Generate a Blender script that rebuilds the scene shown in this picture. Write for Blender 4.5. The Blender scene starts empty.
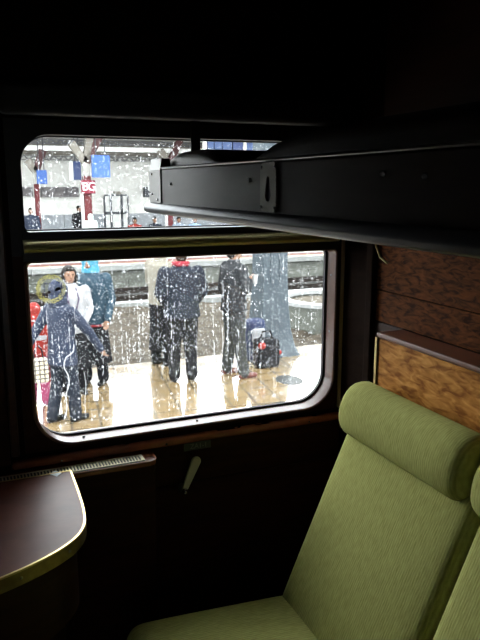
import bpy, bmesh, math, random
from mathutils import Vector, Matrix
random.seed(7)
sc = bpy.context.scene
COL = sc.collection
R = math.radians
PI = math.pi

# ------------------------------------------------------------------ camera
PITCH = math.atan(135 / 662)
YAW = math.atan2(288, 675.6)
CZ = 1.65
FPX = 662.0
cam = bpy.data.cameras.new('camera')
cam.sensor_fit = 'VERTICAL'
cam.sensor_height = 36.0
cam.lens = 36.0 * FPX / 640.0
cam.clip_start = 0.02
cam.clip_end = 300
camo = bpy.data.objects.new('camera', cam)
COL.objects.link(camo)
camo.location = (0, 0, CZ)
camo.rotation_euler = (PI / 2 - PITCH, 0, -YAW)
sc.camera = camo

# ------------------------------------------------------------------ sky (overcast, rain)
world = bpy.data.worlds.new('overcast_sky')
sc.world = world
world.use_nodes = True
wn = world.node_tree.nodes
wn['Background'].inputs[0].default_value = (0.93, 0.97, 1.0, 1)
wn['Background'].inputs[1].default_value = 10.0
world.cycles.sampling_method = 'MANUAL'
world.cycles.sample_map_resolution = 64

sc.view_settings.view_transform = 'Standard'
sc.view_settings.look = 'None'
sc.view_settings.gamma = 1
sc.view_settings.use_curve_mapping = False
sc.view_settings.exposure = 0.0
sc.cycles.use_denoising = True
sc.cycles.max_bounces = 10
sc.cycles.diffuse_bounces = 5
sc.cycles.transparent_max_bounces = 24
sc.cycles.sample_clamp_indirect = 6.0


def ray(u, v):
    a = u - 240; b = 320 - v
    h = FPX * math.cos(PITCH) + b * math.sin(PITCH)
    z = -FPX * math.sin(PITCH) + b * math.cos(PITCH)
    return Vector((a * math.cos(YAW) + h * math.sin(YAW), -a * math.sin(YAW) + h * math.cos(YAW), z))

def hy(u, v, Y):
    r = ray(u, v); return Vector((0, 0, CZ)) + r * (Y / r.y)

def hx(u, v, X):
    r = ray(u, v); return Vector((0, 0, CZ)) + r * (X / r.x)

def hz(u, v, Z):
    r = ray(u, v); return Vector((0, 0, CZ)) + r * ((Z - CZ) / r.z)

# ------------------------------------------------------------------ materials
MATS = {}
def mat(name, base, rough=0.5, metal=0.0, spec=0.5, coat=0.0, noise=None, bump=0.0, bscale=60.0, stretch=(1, 1, 1), emit=None):
    """principled material; noise = (second colour, scale) mixes two colours of the thing itself"""
    if name in MATS: return MATS[name]
    m = bpy.data.materials.new(name); m.use_nodes = True
    nt = m.node_tree; p = nt.nodes['Principled BSDF']
    p.inputs['Base Color'].default_value = (*base, 1)
    p.inputs['Roughness'].default_value = rough
    p.inputs['Metallic'].default_value = metal
    p.inputs['Specular IOR Level'].default_value = spec
    p.inputs['Coat Weight'].default_value = coat
    p.inputs['Coat Roughness'].default_value = 0.08
    tc = nt.nodes.new('ShaderNodeTexCoord'); mp = nt.nodes.new('ShaderNodeMapping')
    mp.inputs['Scale'].default_value = stretch
    nt.links.new(tc.outputs['Object'], mp.inputs['Vector'])
    if noise:
        n = nt.nodes.new('ShaderNodeTexNoise'); n.inputs['Scale'].default_value = noise[1]
        n.inputs['Detail'].default_value = 5
        nt.links.new(mp.outputs['Vector'], n.inputs['Vector'])
        rp = nt.nodes.new('ShaderNodeValToRGB')
        rp.color_ramp.elements[0].position = 0.36; rp.color_ramp.elements[1].position = 0.66
        rp.color_ramp.elements[0].color = (*base, 1); rp.color_ramp.elements[1].color = (*noise[0], 1)
        nt.links.new(n.outputs['Fac'], rp.inputs['Fac'])
        nt.links.new(rp.outputs['Color'], p.inputs['Base Color'])
    if bump:
        n2 = nt.nodes.new('ShaderNodeTexNoise'); n2.inputs['Scale'].default_value = bscale
        n2.inputs['Detail'].default_value = 4
        nt.links.new(mp.outputs['Vector'], n2.inputs['Vector'])
        bp = nt.nodes.new('ShaderNodeBump'); bp.inputs['Strength'].default_value = bump
        bp.inputs['Distance'].default_value = 0.01
        nt.links.new(n2.outputs['Fac'], bp.inputs['Height'])
        nt.links.new(bp.outputs['Normal'], p.inputs['Normal'])
    MATS[name] = m
    return m

def burl(name, c0, c1, c2, scale, rough, dist=1.1):
    m = bpy.data.materials.new(name); m.use_nodes = True
    nt = m.node_tree; p = nt.nodes['Principled BSDF']
    tc = nt.nodes.new('ShaderNodeTexCoord'); mp = nt.nodes.new('ShaderNodeMapping')
    mp.inputs['Scale'].default_value = (scale, scale * 0.62, scale * 1.9)
    nt.links.new(tc.outputs['Object'], mp.inputs['Vector'])
    n1 = nt.nodes.new('ShaderNodeTexNoise'); n1.inputs['Scale'].default_value = 1.0
    n1.inputs['Detail'].default_value = 2.2; n1.inputs['Distortion'].default_value = dist
    nt.links.new(mp.outputs['Vector'], n1.inputs['Vector'])
    rp = nt.nodes.new('ShaderNodeValToRGB')
    e = rp.color_ramp.elements
    e[0].position = 0.33; e[0].color = (*c0, 1)
    e[1].position = 0.72; e[1].color = (*c2, 1)
    k = e.new(0.52); k.color = (*c1, 1)
    nt.links.new(n1.outputs['Fac'], rp.inputs['Fac'])
    nt.links.new(rp.outputs['Color'], p.inputs['Base Color'])
    p.inputs['Roughness'].default_value = rough
    p.inputs['Specular IOR Level'].default_value = 0.06
    return m

def corduroy(name, c0, c1):
    m = bpy.data.materials.new(name); m.use_nodes = True
    nt = m.node_tree; p = nt.nodes['Principled BSDF']; L = nt.links.new
    tc = nt.nodes.new('ShaderNodeTexCoord')
    w = nt.nodes.new('ShaderNodeTexWave'); w.bands_direction = 'Y'
    w.inputs['Scale'].default_value = 42; w.inputs['Distortion'].default_value = 1.6
    w.inputs['Detail'].default_value = 2; w.inputs['Detail Scale'].default_value = 1.2
    L(tc.outputs['Object'], w.inputs['Vector'])
    mp = nt.nodes.new('ShaderNodeMapping'); mp.inputs['Scale'].default_value = (40, 260, 40)
    L(tc.outputs['Object'], mp.inputs['Vector'])
    n = nt.nodes.new('ShaderNodeTexNoise'); n.inputs['Scale'].default_value = 1; n.inputs['Detail'].default_value = 3
    L(mp.outputs['Vector'], n.inputs['Vector'])
    ad = nt.nodes.new('ShaderNodeMath'); ad.operation = 'MULTIPLY_ADD'
    L(w.outputs['Fac'], ad.inputs[0]); ad.inputs[1].default_value = 0.28
    L(n.outputs['Fac'], ad.inputs[2])
    rp = nt.nodes.new('ShaderNodeValToRGB')
    rp.color_ramp.elements[0].position = 0.35; rp.color_ramp.elements[0].color = (*c0, 1)
    rp.color_ramp.elements[1].position = 0.95; rp.color_ramp.elements[1].color = (*c1, 1)
    L(ad.outputs[0], rp.inputs['Fac']); L(rp.outputs['Color'], p.inputs['Base Color'])
    bp = nt.nodes.new('ShaderNodeBump'); bp.inputs['Strength'].default_value = 0.3; bp.inputs['Distance'].default_value = 0.002
    L(ad.outputs[0], bp.inputs['Height']); L(bp.outputs['Normal'], p.inputs['Normal'])
    p.inputs['Roughness'].default_value = 0.95; p.inputs['Specular IOR Level'].default_value = 0.03
    p.inputs['Sheen Weight'].default_value = 0.0
    return m

def glass_pane():
    m = bpy.data.materials.new('window_glass'); m.use_nodes = True
    nt = m.node_tree; nt.nodes.clear(); L = nt.links.new
    o = nt.nodes.new('ShaderNodeOutputMaterial')
    t = nt.nodes.new('ShaderNodeBsdfTransparent'); t.inputs[0].default_value = (0.97, 0.985, 0.98, 1)
    g = nt.nodes.new('ShaderNodeBsdfGlossy'); g.inputs['Roughness'].default_value = 0.02
    f = nt.nodes.new('ShaderNodeFresnel'); f.inputs[0].default_value = 1.35
    mx = nt.nodes.new('ShaderNodeMixShader')
    L(f.outputs[0], mx.inputs[0]); L(t.outputs[0], mx.inputs[1]); L(g.outputs[0], mx.inputs[2])
    tl = nt.nodes.new('ShaderNodeBsdfTranslucent'); tl.inputs[0].default_value = (0.9, 0.93, 0.95, 1)
    mx2 = nt.nodes.new('ShaderNodeMixShader'); mx2.inputs[0].default_value = 0.002
    L(mx.outputs[0], mx2.inputs[1]); L(tl.outputs[0], mx2.inputs[2]); L(mx2.outputs[0], o.inputs[0])
    return m

def drop_mat():
    m = bpy.data.materials.new('rain_water'); m.use_nodes = True
    nt = m.node_tree; nt.nodes.clear(); L = nt.links.new
    o = nt.nodes.new('ShaderNodeOutputMaterial')
    g = nt.nodes.new('ShaderNodeBsdfTransparent')
    tl = nt.nodes.new('ShaderNodeBsdfTranslucent'); tl.inputs[0].default_value = (0.95, 0.97, 1, 1)
    mx = nt.nodes.new('ShaderNodeMixShader'); mx.inputs[0].default_value = 0.30
    L(g.outputs[0], mx.inputs[1]); L(tl.outputs[0], mx.inputs[2]); L(mx.outputs[0], o.inputs[0])
    return m

def paving():
    m = bpy.data.materials.new('wet_paving'); m.use_nodes = True
    nt = m.node_tree; p = nt.nodes['Principled BSDF']; L = nt.links.new
    tc = nt.nodes.new('ShaderNodeTexCoord')
    b = nt.nodes.new('ShaderNodeTexBrick'); b.inputs['Scale'].default_value = 1.0
    b.inputs['Brick Width'].default_value = 0.3; b.inputs['Row Height'].default_value = 0.3
    b.offset = 0.0; b.inputs['Mortar Size'].default_value = 0.014
    b.inputs['Color1'].default_value = (0.17, 0.118, 0.058, 1); b.inputs['Color2'].default_value = (0.145, 0.10, 0.05, 1)
    b.inputs['Mortar'].default_value = (0.07, 0.052, 0.03, 1)
    mp = nt.nodes.new('ShaderNodeMapping'); mp.inputs['Rotation'].default_value = (0, 0, R(8))
    L(tc.outputs['Object'], mp.inputs['Vector']); L(mp.outputs['Vector'], b.inputs['Vector'])
    L(b.outputs['Color'], p.inputs['Base Color'])
    n = nt.nodes.new('ShaderNodeTexNoise'); n.inputs['Scale'].default_value = 1.6; n.inputs['Detail'].default_value = 4
    L(tc.outputs['Object'], n.inputs['Vector'])
    mr = nt.nodes.new('ShaderNodeMapRange'); mr.inputs[1].default_value = 0.35; mr.inputs[2].default_value = 0.65
    mr.inputs[3].default_value = 0.10; mr.inputs[4].default_value = 0.28
    L(n.outputs['Fac'], mr.inputs[0]); L(mr.outputs[0], p.inputs['Roughness'])
    n2 = nt.nodes.new('ShaderNodeTexNoise'); n2.inputs['Scale'].default_value = 9; n2.inputs['Detail'].default_value = 3
    L(tc.outputs['Object'], n2.inputs['Vector'])
    ad = nt.nodes.new('ShaderNodeMath'); ad.operation = 'MULTIPLY_ADD'
    L(b.outputs['Fac'], ad.inputs[0]); ad.inputs[1].default_value = -0.5; L(n2.outputs['Fac'], ad.inputs[2])
    bp = nt.nodes.new('ShaderNodeBump'); bp.inputs['Strength'].default_value = 0.25; bp.inputs['Distance'].default_value = 0.012
    L(ad.outputs[0], bp.inputs['Height']); L(bp.outputs['Normal'], p.inputs['Normal'])
    p.inputs['Specular IOR Level'].default_value = 0.9
    p.inputs['Coat Weight'].default_value = 1.0; p.inputs['Coat Roughness'].default_value = 0.06
    return m

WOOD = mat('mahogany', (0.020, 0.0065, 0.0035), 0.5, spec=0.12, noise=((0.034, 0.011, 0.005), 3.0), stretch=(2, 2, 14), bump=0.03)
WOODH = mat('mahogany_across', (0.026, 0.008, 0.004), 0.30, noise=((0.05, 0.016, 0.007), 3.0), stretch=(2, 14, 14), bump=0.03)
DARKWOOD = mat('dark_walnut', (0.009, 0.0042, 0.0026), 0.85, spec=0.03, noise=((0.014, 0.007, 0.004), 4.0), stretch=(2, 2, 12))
REDWOOD = mat('polished_mahogany', (0.25, 0.078, 0.034), 0.24, noise=((0.18, 0.052, 0.022), 4.0), stretch=(3, 3, 3), coat=0.5)
TABLEWOOD = mat('table_laminate', (0.14, 0.042, 0.026), 0.42, spec=0.2, noise=((0.10, 0.029, 0.018), 9.0), stretch=(1, 1.6, 1), bump=0.02)
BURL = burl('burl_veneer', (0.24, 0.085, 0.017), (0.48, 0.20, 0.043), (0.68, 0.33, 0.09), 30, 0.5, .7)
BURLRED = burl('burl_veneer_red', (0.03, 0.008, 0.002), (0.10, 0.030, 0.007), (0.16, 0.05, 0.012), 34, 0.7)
GREEN = corduroy('green_corduroy', (0.265, 0.265, 0.080), (0.435, 0.435, 0.155))
STEEL = mat('polished_steel', (0.62, 0.60, 0.62), 0.24, 1.0)
DULLSTEEL = mat('dull_steel', (0.30, 0.30, 0.30), 0.38, 1.0)
BRASS = mat('brass', (0.62, 0.47, 0.20), 0.32, 1.0)
OLDBRASS = mat('old_brass', (0.30, 0.24, 0.10), 0.45, 1.0, noise=((0.2, 0.15, 0.06), 30))
RUBBER = mat('black_rubber', (0.012, 0.012, 0.016), 0.6)
BLACK = mat('black_paint', (0.008, 0.007, 0.007), 0.5)
BERTHW = mat('berth_board', (0.052, 0.037, 0.031), 0.45, spec=.2, noise=((0.04, 0.028, 0.024), 8), stretch=(1, 1, 6))
MATTR = mat('brown_leatherette', (0.035, 0.020, 0.013), 0.5, bump=0.1, bscale=80)
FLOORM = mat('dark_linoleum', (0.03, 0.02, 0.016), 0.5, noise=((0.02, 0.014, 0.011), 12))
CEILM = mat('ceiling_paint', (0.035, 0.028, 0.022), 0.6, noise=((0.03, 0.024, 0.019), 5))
BONE = mat('bone_plastic', (0.50, 0.48, 0.36), 0.4)
GLASS = glass_pane()
WATER = drop_mat()

# ------------------------------------------------------------------ mesh helpers
class MB:
    def __init__(s): s.v = []; s.f = []
    def add(s, verts, faces):
        n = len(s.v); s.v += [Vector(q) for q in verts]; s.f += [tuple(n + i for i in fc) for fc in faces]; return s
    def box(s, x0, x1, y0, y1, z0, z1):
        return s.add([(x0, y0, z0), (x1, y0, z0), (x1, y1, z0), (x0, y1, z0), (x0, y0, z1), (x1, y0, z1), (x1, y1, z1), (x0, y1, z1)],
                     [(3, 2, 1, 0), (4, 5, 6, 7), (0, 1, 5, 4), (1, 2, 6, 5), (2, 3, 7, 6), (3, 0, 4, 7)])
    def bar(s, a, b, w, d, up=(0, 0, 1)):
        """rectangular bar from a to b"""
        a = Vector(a); b = Vector(b); t = (b - a).normalized(); up = Vector(up)
        if abs(t.dot(up)) > .98: up = Vector((0, 1, 0))
        n = t.cross(up).normalized() * (w / 2); m = n.cross(t).normalized() * (d / 2)
        vs = [a - n - m, a + n - m, a + n + m, a - n + m, b - n - m, b + n - m, b + n + m, b - n + m]
        return s.add(vs, [(3, 2, 1, 0), (4, 5, 6, 7), (0, 1, 5, 4), (1, 2, 6, 5), (2, 3, 7, 6), (3, 0, 4, 7)])
    def tube(s, pts, radii, seg=12, flat=None, cap=True):
        """closed tapered tube with rounded ends"""
        pts = [Vector(q) for q in pts]
        if not hasattr(radii, '__len__'): radii = [radii] * len(pts)
        P = []; Rr = []
        if cap:
            d = (pts[0] - pts[1]).normalized()
            P += [pts[0] + d * radii[0] * k for k in (.92, .6)]; Rr += [radii[0] * .38, radii[0] * .8]
        P += pts; Rr += list(radii)
        if cap:
            d = (pts[-1] - pts[-2]).normalized()
            P += [pts[-1] + d * radii[-1] * k for k in (.6, .92)]; Rr += [radii[-1] * .8, radii[-1] * .38]
        n = len(P); vs = []; fs = []
        ref = Vector((0, 0, 1))
        for i in range(n):
            t = (P[min(i + 1, n - 1)] - P[max(i - 1, 0)]).normalized()
            rf = ref if abs(t.dot(ref)) < .95 else Vector((1, 0, 0))
            if i == 0: u = t.cross(rf).normalized()
            else:
                u = (u - t * u.dot(t))
                u = u.normalized() if u.length > 1e-6 else t.cross(rf).normalized()
            w = t.cross(u)
            for k in range(seg):
                an = 2 * PI * k / seg
                o = (u * math.cos(an) + w * math.sin(an)) * Rr[i]
                if flat: o = Vector((o.x * flat[0], o.y * flat[1], o.z * flat[2]))
                vs.append(P[i] + o)
        for i in range(n - 1):
            for k in range(seg):
                a = i * seg + k; b = i * seg + (k + 1) % seg
                fs.append((a, b, b + seg, a + seg))
        fs.append(tuple(reversed(range(seg)))); fs.append(tuple(range((n - 1) * seg, n * seg)))
        return s.add(vs, fs)
    def loft(s, secs, seg=20):
        """stack of horizontal ellipses (cx, cy, z, rx, ry) closed at both ends"""
        vs = []; fs = []; n = len(secs)
        for (cx, cy, z, rx, ry) in secs:
            for k in range(seg):
                a = 2 * PI * k / seg; vs.append((cx + rx * math.cos(a), cy + ry * math.sin(a), z))
        for i in range(n - 1):
            for k in range(seg):
                a = i * seg + k; b = i * seg + (k + 1) % seg
                fs.append((a, b, b + seg, a + seg))
        fs.append(tuple(reversed(range(seg)))); fs.append(tuple(range((n - 1) * seg, n * seg)))
        return s.add(vs, fs)
    def ball(s, c, r, seg=14, rings=9):
        c = Vector(c)
        if not hasattr(r, '__len__'): r = (r, r, r)
        secs = []
        for i in range(1, rings):
            a = PI * i / rings
            secs.append((c.x, c.y, c.z - r[2] * math.cos(a), r[0] * math.sin(a), r[1] * math.sin(a)))
        return s.loft(secs, seg)
    def prism(s, poly, z0, z1):
        n = len(poly)
        vs = [(x, y, z0) for x, y in poly] + [(x, y, z1) for x, y in poly]
        fs = [tuple(reversed(range(n))), tuple(range(n, 2 * n))] + [(i, (i + 1) % n, n + (i + 1) % n, n + i) for i in range(n)]
        return s.add(vs, fs)
    def prism_y(s, poly, y0, y1):
        n = len(poly)
        vs = [(x, y0, z) for x, z in poly] + [(x, y1, z) for x, z in poly]
        fs = [tuple(range(n)), tuple(reversed(range(n, 2 * n)))] + [(i, n + i, n + (i + 1) % n, (i + 1) % n) for i in range(n)]
        return s.add(vs, fs)
    def strip(s, loops, closed=True):
        """bridge equal-length closed loops of points"""
        n = len(loops[0]); vs = [q for l in loops for q in l]; fs = []
        for i in range(len(loops) - 1):
            for k in range(n):
                a = i * n + k; b = i * n + (k + 1) % n
                fs.append((a, b, b + n, a + n))
        if closed:
            i = len(loops) - 1
            for k in range(n):
                a = i * n + k; b = i * n + (k + 1) % n
                fs.append((a, b, (k + 1) % n, k))
        return s.add(vs, fs)
    def xf(s, M):
        s.v = [M @ q for q in s.v]; return s
    def mesh(s, name, m, smooth=False, origin=None):
        me = bpy.data.meshes.new(name)
        o = origin or Vector((0, 0, 0))
        me.from_pydata([tuple(q - o) for q in s.v], [], s.f)
        bm = bmesh.new(); bm.from_mesh(me); bmesh.ops.recalc_face_normals(bm, faces=bm.faces); bm.to_mesh(me); bm.free()
        if m: me.materials.append(m)
        if smooth:
            me.polygons.foreach_set('use_smooth', [True] * len(me.polygons))
        return me
    def build(s, name, m, parent=None, smooth=False, bevel=0, bseg=2, auto=None):
        """link as ONE object; vertices are world coordinates, parents are unrotated"""
        if parent is not None:
            origin = wpos(parent)
            o = bpy.data.objects.new(name, s.mesh(name, m, smooth, origin)); COL.objects.link(o); o.parent = parent
        else:
            lo = [min(q[i] for q in s.v) for i in range(3)]; hi = [max(q[i] for q in s.v) for i in range(3)]
            origin = Vector(((lo[0] + hi[0]) / 2, (lo[1] + hi[1]) / 2, lo[2]))
            o = bpy.data.objects.new(name, s.mesh(name, m, smooth, origin)); COL.objects.link(o); o.location = origin
        if bevel:
            md = o.modifiers.new('bevel', 'BEVEL'); md.width = bevel; md.segments = bseg; md.limit_method = 'ANGLE'; md.angle_limit = R(40)
            o.data.polygons.foreach_set('use_smooth', [True] * len(o.data.polygons))
            md.harden_normals = True
        elif auto:
            bm = bmesh.new(); bm.from_mesh(o.data)
            for e in bm.edges:
                e.smooth = not (len(e.link_faces) == 2 and e.calc_face_angle(0) > R(auto))
            bm.to_mesh(o.data); bm.free()
            o.data.polygons.foreach_set('use_smooth', [True] * len(o.data.polygons))
        return o

def wpos(o):
    p = Vector(o.location)
    while o.parent: o = o.parent; p += Vector(o.location)
    return p

def tag(o, label=None, cat=None, group=None, kind=None):
    if label: o['label'] = label
    if cat: o['category'] = cat
    if group: o['group'] = group
    if kind: o['kind'] = kind
    return o

def thing(name, loc, label=None, cat=None, group=None, kind=None):
    o = bpy.data.objects.new(name, None); COL.objects.link(o); o.location = loc
    o.empty_display_size = 0.1
    return tag(o, label, cat, group, kind)

def rrect(x0, x1, z0, z1, rb, rt, n=10):
    """rounded rectangle outline in x,z; rb radius of lower corners, rt of upper"""
    pts = []
    for (cx, cz, r, a0) in ((x1 - rb, z0 + rb, rb, -PI / 2), (x1 - rt, z1 - rt, rt, 0), (x0 + rt, z1 - rt, rt, PI / 2), (x0 + rb, z0 + rb, rb, PI)):
        for k in range(n + 1):
            a = a0 + PI / 2 * k / n
            pts.append((cx + r * math.cos(a), cz + r * math.sin(a)))
    return pts

def ring_y(prof, x0, x1, z0, z1, rb, rt, n=10):
    """ring round an opening; prof = list of (outward offset, y)"""
    m = MB(); loops = []
    for off, y in prof:
        loops.append([(x, y, z) for x, z in rrect(x0 - off, x1 + off, z0 - off, z1 + off, max(rb + off, .002), max(rt + off, .002), n)])
    return m.strip(loops)

def roundbox(x0, x1, y0, y1, z0, z1, r, n=8, bulge=None):
    """box with rounded edges; bulge(nx,ny,nz,u) may push points"""
    m = MB(); c = Vector(((x0 + x1) / 2, (y0 + y1) / 2, (z0 + z1) / 2)); h = Vector(((x1 - x0) / 2, (y1 - y0) / 2, (z1 - z0) / 2))
    vs = []; idx = {}; fs = []
    def coords(k):
        hh = h[k]; rr = min(r, hh)
        e = [-hh, -hh + rr * .12, -hh + rr * .35, -hh + rr * .65, -hh + rr]
        inner = [-hh + rr + (2 * hh - 2 * rr) * i / n for i in range(1, n)]
        return e + inner + [-q for q in reversed(e)]
    A = [coords(k) for k in range(3)]
    def vid(p):
        key = tuple(round(q, 6) for q in p)
        if key not in idx:
            q = Vector(p); inn = Vector([max(-h[k] + min(r, h[k]), min(h[k] - min(r, h[k]), q[k])) for k in range(3)])
            d = q - inn
            if d.length > 1e-9: q = inn + d.normalized() * min(r, max(d.length, min(r, max(abs(d.x), abs(d.y), abs(d.z)))))
            if bulge: q = bulge(q, h)
            idx[key] = len(vs); vs.append(c + q)
        return idx[key]
    for ax in range(3):
        b, d = (ax + 1) % 3, (ax + 2) % 3
        for sgn in (-1, 1):
            for i in range(len(A[b]) - 1):
                for j in range(len(A[d]) - 1):
                    q = []
                    for (ii, jj) in ((i, j), (i + 1, j), (i + 1, j + 1), (i, j + 1)):
                        p = [0, 0, 0]; p[ax] = sgn * h[ax]; p[b] = A[b][ii]; p[d] = A[d][jj]; q.append(vid(p))
                    if len(set(q)) == 4: fs.append(tuple(q if sgn > 0 else reversed(q)))
    return m.add(vs, fs)

def catmull(pts, n=6):
    out = []; P = [Vector((*p, 0)) if len(p) == 2 else Vector(p) for p in pts]
    for i in range(len(P) - 1):
        a = P[max(i - 1, 0)]; b = P[i]; c = P[i + 1]; d = P[min(i + 2, len(P) - 1)]
        for k in range(n):
            t = k / n
            out.append(.5 * ((2 * b) + (c - a) * t + (2 * a - 5 * b + 4 * c - d) * t * t + (3 * b - a - 3 * c + d) * t ** 3))
    out.append(P[-1]); return out

def text_mesh(name, body, size, m, loc, rot, parent, ext=0.002, align='CENTER'):
    cu = bpy.data.curves.new(name, 'FONT'); cu.body = body; cu.size = size; cu.extrude = ext
    cu.align_x = align; cu.align_y = 'CENTER'
    t = bpy.data.objects.new(name + '_t', cu); COL.objects.link(t)
    dg = bpy.context.evaluated_depsgraph_get()
    me = bpy.data.meshes.new_from_object(t.evaluated_get(dg)); bpy.data.objects.remove(t)
    me.materials.clear(); me.materials.append(m)
    o = bpy.data.objects.new(name, me); COL.objects.link(o)
    o.parent = parent; o.location = Vector(loc) - (wpos(parent) if parent else Vector((0, 0, 0))); o.rotation_euler = rot
    return o

# ================================================================== THE COMPARTMENT
D = 2.05                      # inner face of the window wall
XL, XR, YB = -0.45, 1.28, -0.35
ZC = 2.32
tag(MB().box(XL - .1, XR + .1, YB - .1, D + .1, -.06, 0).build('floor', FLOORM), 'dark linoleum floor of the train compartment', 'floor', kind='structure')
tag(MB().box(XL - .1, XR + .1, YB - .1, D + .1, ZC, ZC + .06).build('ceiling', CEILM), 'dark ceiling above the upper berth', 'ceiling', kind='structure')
# window wall with its opening
WX0, WX1, WZ0, WZ1 = 0.150, 1.262, 0.832, 1.832
wm = MB()
wm.box(XL - .1, WX0, D, D + .1, 0, ZC); wm.box(WX1, XR + .1, D, D + .1, 0, ZC)
wm.box(WX0, WX1, D, D + .1, 0, WZ0); wm.box(WX0, WX1, D, D + .1, WZ1, ZC)
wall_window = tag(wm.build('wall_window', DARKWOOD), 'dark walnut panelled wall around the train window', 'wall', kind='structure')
# wainscot boards under the sill, joint at z = .637
MB().box(.549, XR - .002, D - .010, D, .640, .783).build('panel', WOOD, wall_window, bevel=.003)
MB().box(.549, XR - .002, D - .010, D, .04, .634).build('panel', WOOD, wall_window, bevel=.003)
MB().box(XL, .100, D - .008, D, .80, 1.9).build('panel', WOOD, wall_window, bevel=.003)
MB().box(XL, XR - .002, D - .008, D, 1.90, 2.28).build('panel', DARKWOOD, wall_window, bevel=.003)

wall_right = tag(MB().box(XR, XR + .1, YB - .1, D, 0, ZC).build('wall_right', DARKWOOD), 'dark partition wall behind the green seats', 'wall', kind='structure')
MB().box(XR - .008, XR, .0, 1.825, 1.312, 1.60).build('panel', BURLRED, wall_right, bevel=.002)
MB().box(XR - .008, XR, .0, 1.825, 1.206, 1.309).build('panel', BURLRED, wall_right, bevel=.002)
MB().box(XR - .008, XR, .0, 1.825, .03, 1.203).build('panel', WOOD, wall_right, bevel=.002)
MB().box(XR - .008, XR, .0, 1.825, 1.603, 2.28).build('panel', WOOD, wall_right, bevel=.002)
wl = MB(); wl.box(XL - .1, XL, YB - .1, D, 0, ZC)
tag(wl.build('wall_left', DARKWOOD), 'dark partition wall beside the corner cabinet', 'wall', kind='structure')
wb = MB(); DX0, DX1, DZ0, DZ1 = -.32, -.06, 1.00, 1.19  # opening added in the unseen back wall to let fill light in
wb.box(XL - .1, DX0, YB - .1, YB, 0, ZC); wb.box(DX1, XR + .1, YB - .1, YB, 0, ZC); wb.box(DX0, DX1, YB - .1, YB, 0, DZ0); wb.box(DX0, DX1, YB - .1, YB, DZ1, ZC)
tag(wb.build('wall_back', DARKWOOD), 'corridor partition behind the camera with a small opening added for fill light', 'wall', kind='structure')
tag(MB().box(DX0, DX1, YB - .055, YB - .05, DZ0, DZ1).build('fill_pane', GLASS), 'small pane added out of view in the corridor partition to let in fill light', 'window', kind='structure')  # unseen pane, added so sky light fills the room from behind the camera

# trims -------------------------------------------------------------
sill = tag(MB().box(.10, XR - .004, D - .036, D, .789, .815).build('trim_1', REDWOOD, bevel=.011, bseg=4), 'polished mahogany sill moulding under the window', 'trim', kind='structure')
for (u, v) in ((166.5, 443.5), (62, 459.5), (309, 420.5)):
    p = hy(u, v, D - .036)
    MB().ball((p.x, D - .036, .801), .0045, 8, 6).build('screw', STEEL, sill, smooth=True)
tag(MB().box(XR - .012, XR, D - .012, D - .002, .83, 1.95).build('trim_2', mat('light_bead', (.42, .29, .16), .35), bevel=.003), 'thin light wood bead in the corner right of the window', 'trim', kind='structure')
post = tag(MB().box(XR - .028, XR, 1.825, 1.862, .03, 1.575).build('trim_3', DARKWOOD, bevel=.006), 'dark vertical wood strip where the panelling ends', 'trim', kind='structure')
tag(MB().box(.104, .128, D - .016, D, .826, 1.95).build('trim_4', WOODH, bevel=.005), 'dark vertical moulding left of the window', 'trim', kind='structure')

# ------------------------------------------------------------------ the window
LX0, LX1, LZ0, LZ1 = .180, 1.234, .854, 1.416      # lower opening at the glass
UX0, UX1, UZ0, UZ1 = .187, 1.204, 1.514, 1.794
win = thing('window_1', (.7, D, .84), 'two-pane train window speckled with rain', 'window', kind='structure')
GY = D + .060
def plate_with_hole(m, x0, x1, z0, z1, hole, y0, y1):
    n = len(hole); outer = []; q = n // 4
    cor = [(x1, z0), (x1, z1), (x0, z1), (x0, z0)]
    for i in range(n):
        k = i // q; j = (i % q) / (q - 1); px, pz = hole[i]; c = cor[k]
        if k in (0, 2): o = (px, c[1]) if j < .5 else (c[0], pz)
        else: o = (c[0], pz) if j < .5 else (px, c[1])
        if abs(j - .5) < .051: o = c
        outer.append(o)
    L = [[(x, y0, z) for x, z in hole], [(x, y0, z) for x, z in outer], [(x, y1, z) for x, z in outer], [(x, y1, z) for x, z in hole]]
    return m.strip(L)
lo_hole = rrect(.1755, 1.2525, .8365, 1.428, .125, .02)
plate_with_hole(MB(), WX0 - .004, WX1 + .004, WZ0 - .004, 1.444, lo_hole, D - .006, D + .08).build('casing', WOOD, win)
up_hole = rrect(UX0, UX1, UZ0, UZ1, .014, .085)
plate_with_hole(MB(), WX0 - .004, WX1 + .004, 1.444, WZ1 + .004, up_hole, D - .002, D + .08).build('casing', BLACK, win)
# varnished lining of the deep lower reveal, gasket round the glass
VARN = mat('varnished_lining', (.17, .068, .05), .28, spec=.45, coat=.2)
def loops(lst):
    m = MB(); return m.strip([[(x, y, z) for x, z in rrect(x0, x1, z0, z1, rb, rt)] for x0, x1, z0, z1, rb, rt, y in lst])
lf = loops([(.176, 1.252, .837, 1.4275, .125, .018, D + .058), (.176, 1.252, .837, 1.4275, .125, .018, D - .0075), (.180, 1.250, .839, 1.4255, .123, .016, D - .0095), (.187, 1.245, .844, 1.422, .118, .014, D - .006),
            (.1835, 1.238, .850, 1.419, .113, .013, D + .050), (.1835, 1.238, .850, 1.419, .113, .013, D + .058)]).build('reveal_lining', VARN, win, auto=35)
loops([(.1832, 1.2385, .8495, 1.4195, .113, .013, D + .046), (.181, 1.232, .8555, 1.4165, .110, .012, D + .046), (.181, 1.232, .8555, 1.4165, .110, .012, D + .0595), (.1832, 1.2385, .8495, 1.4195, .113, .013, D + .0595)]).build('gasket', RUBBER, win, auto=35)
for (x, z, dy) in ((.33, .8475, .02), (.72, .8475, .02)):
    MB().ball((x, D + dy, z), .0045, 8, 6).build('screw', DULLSTEEL, lf, smooth=True)
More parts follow.
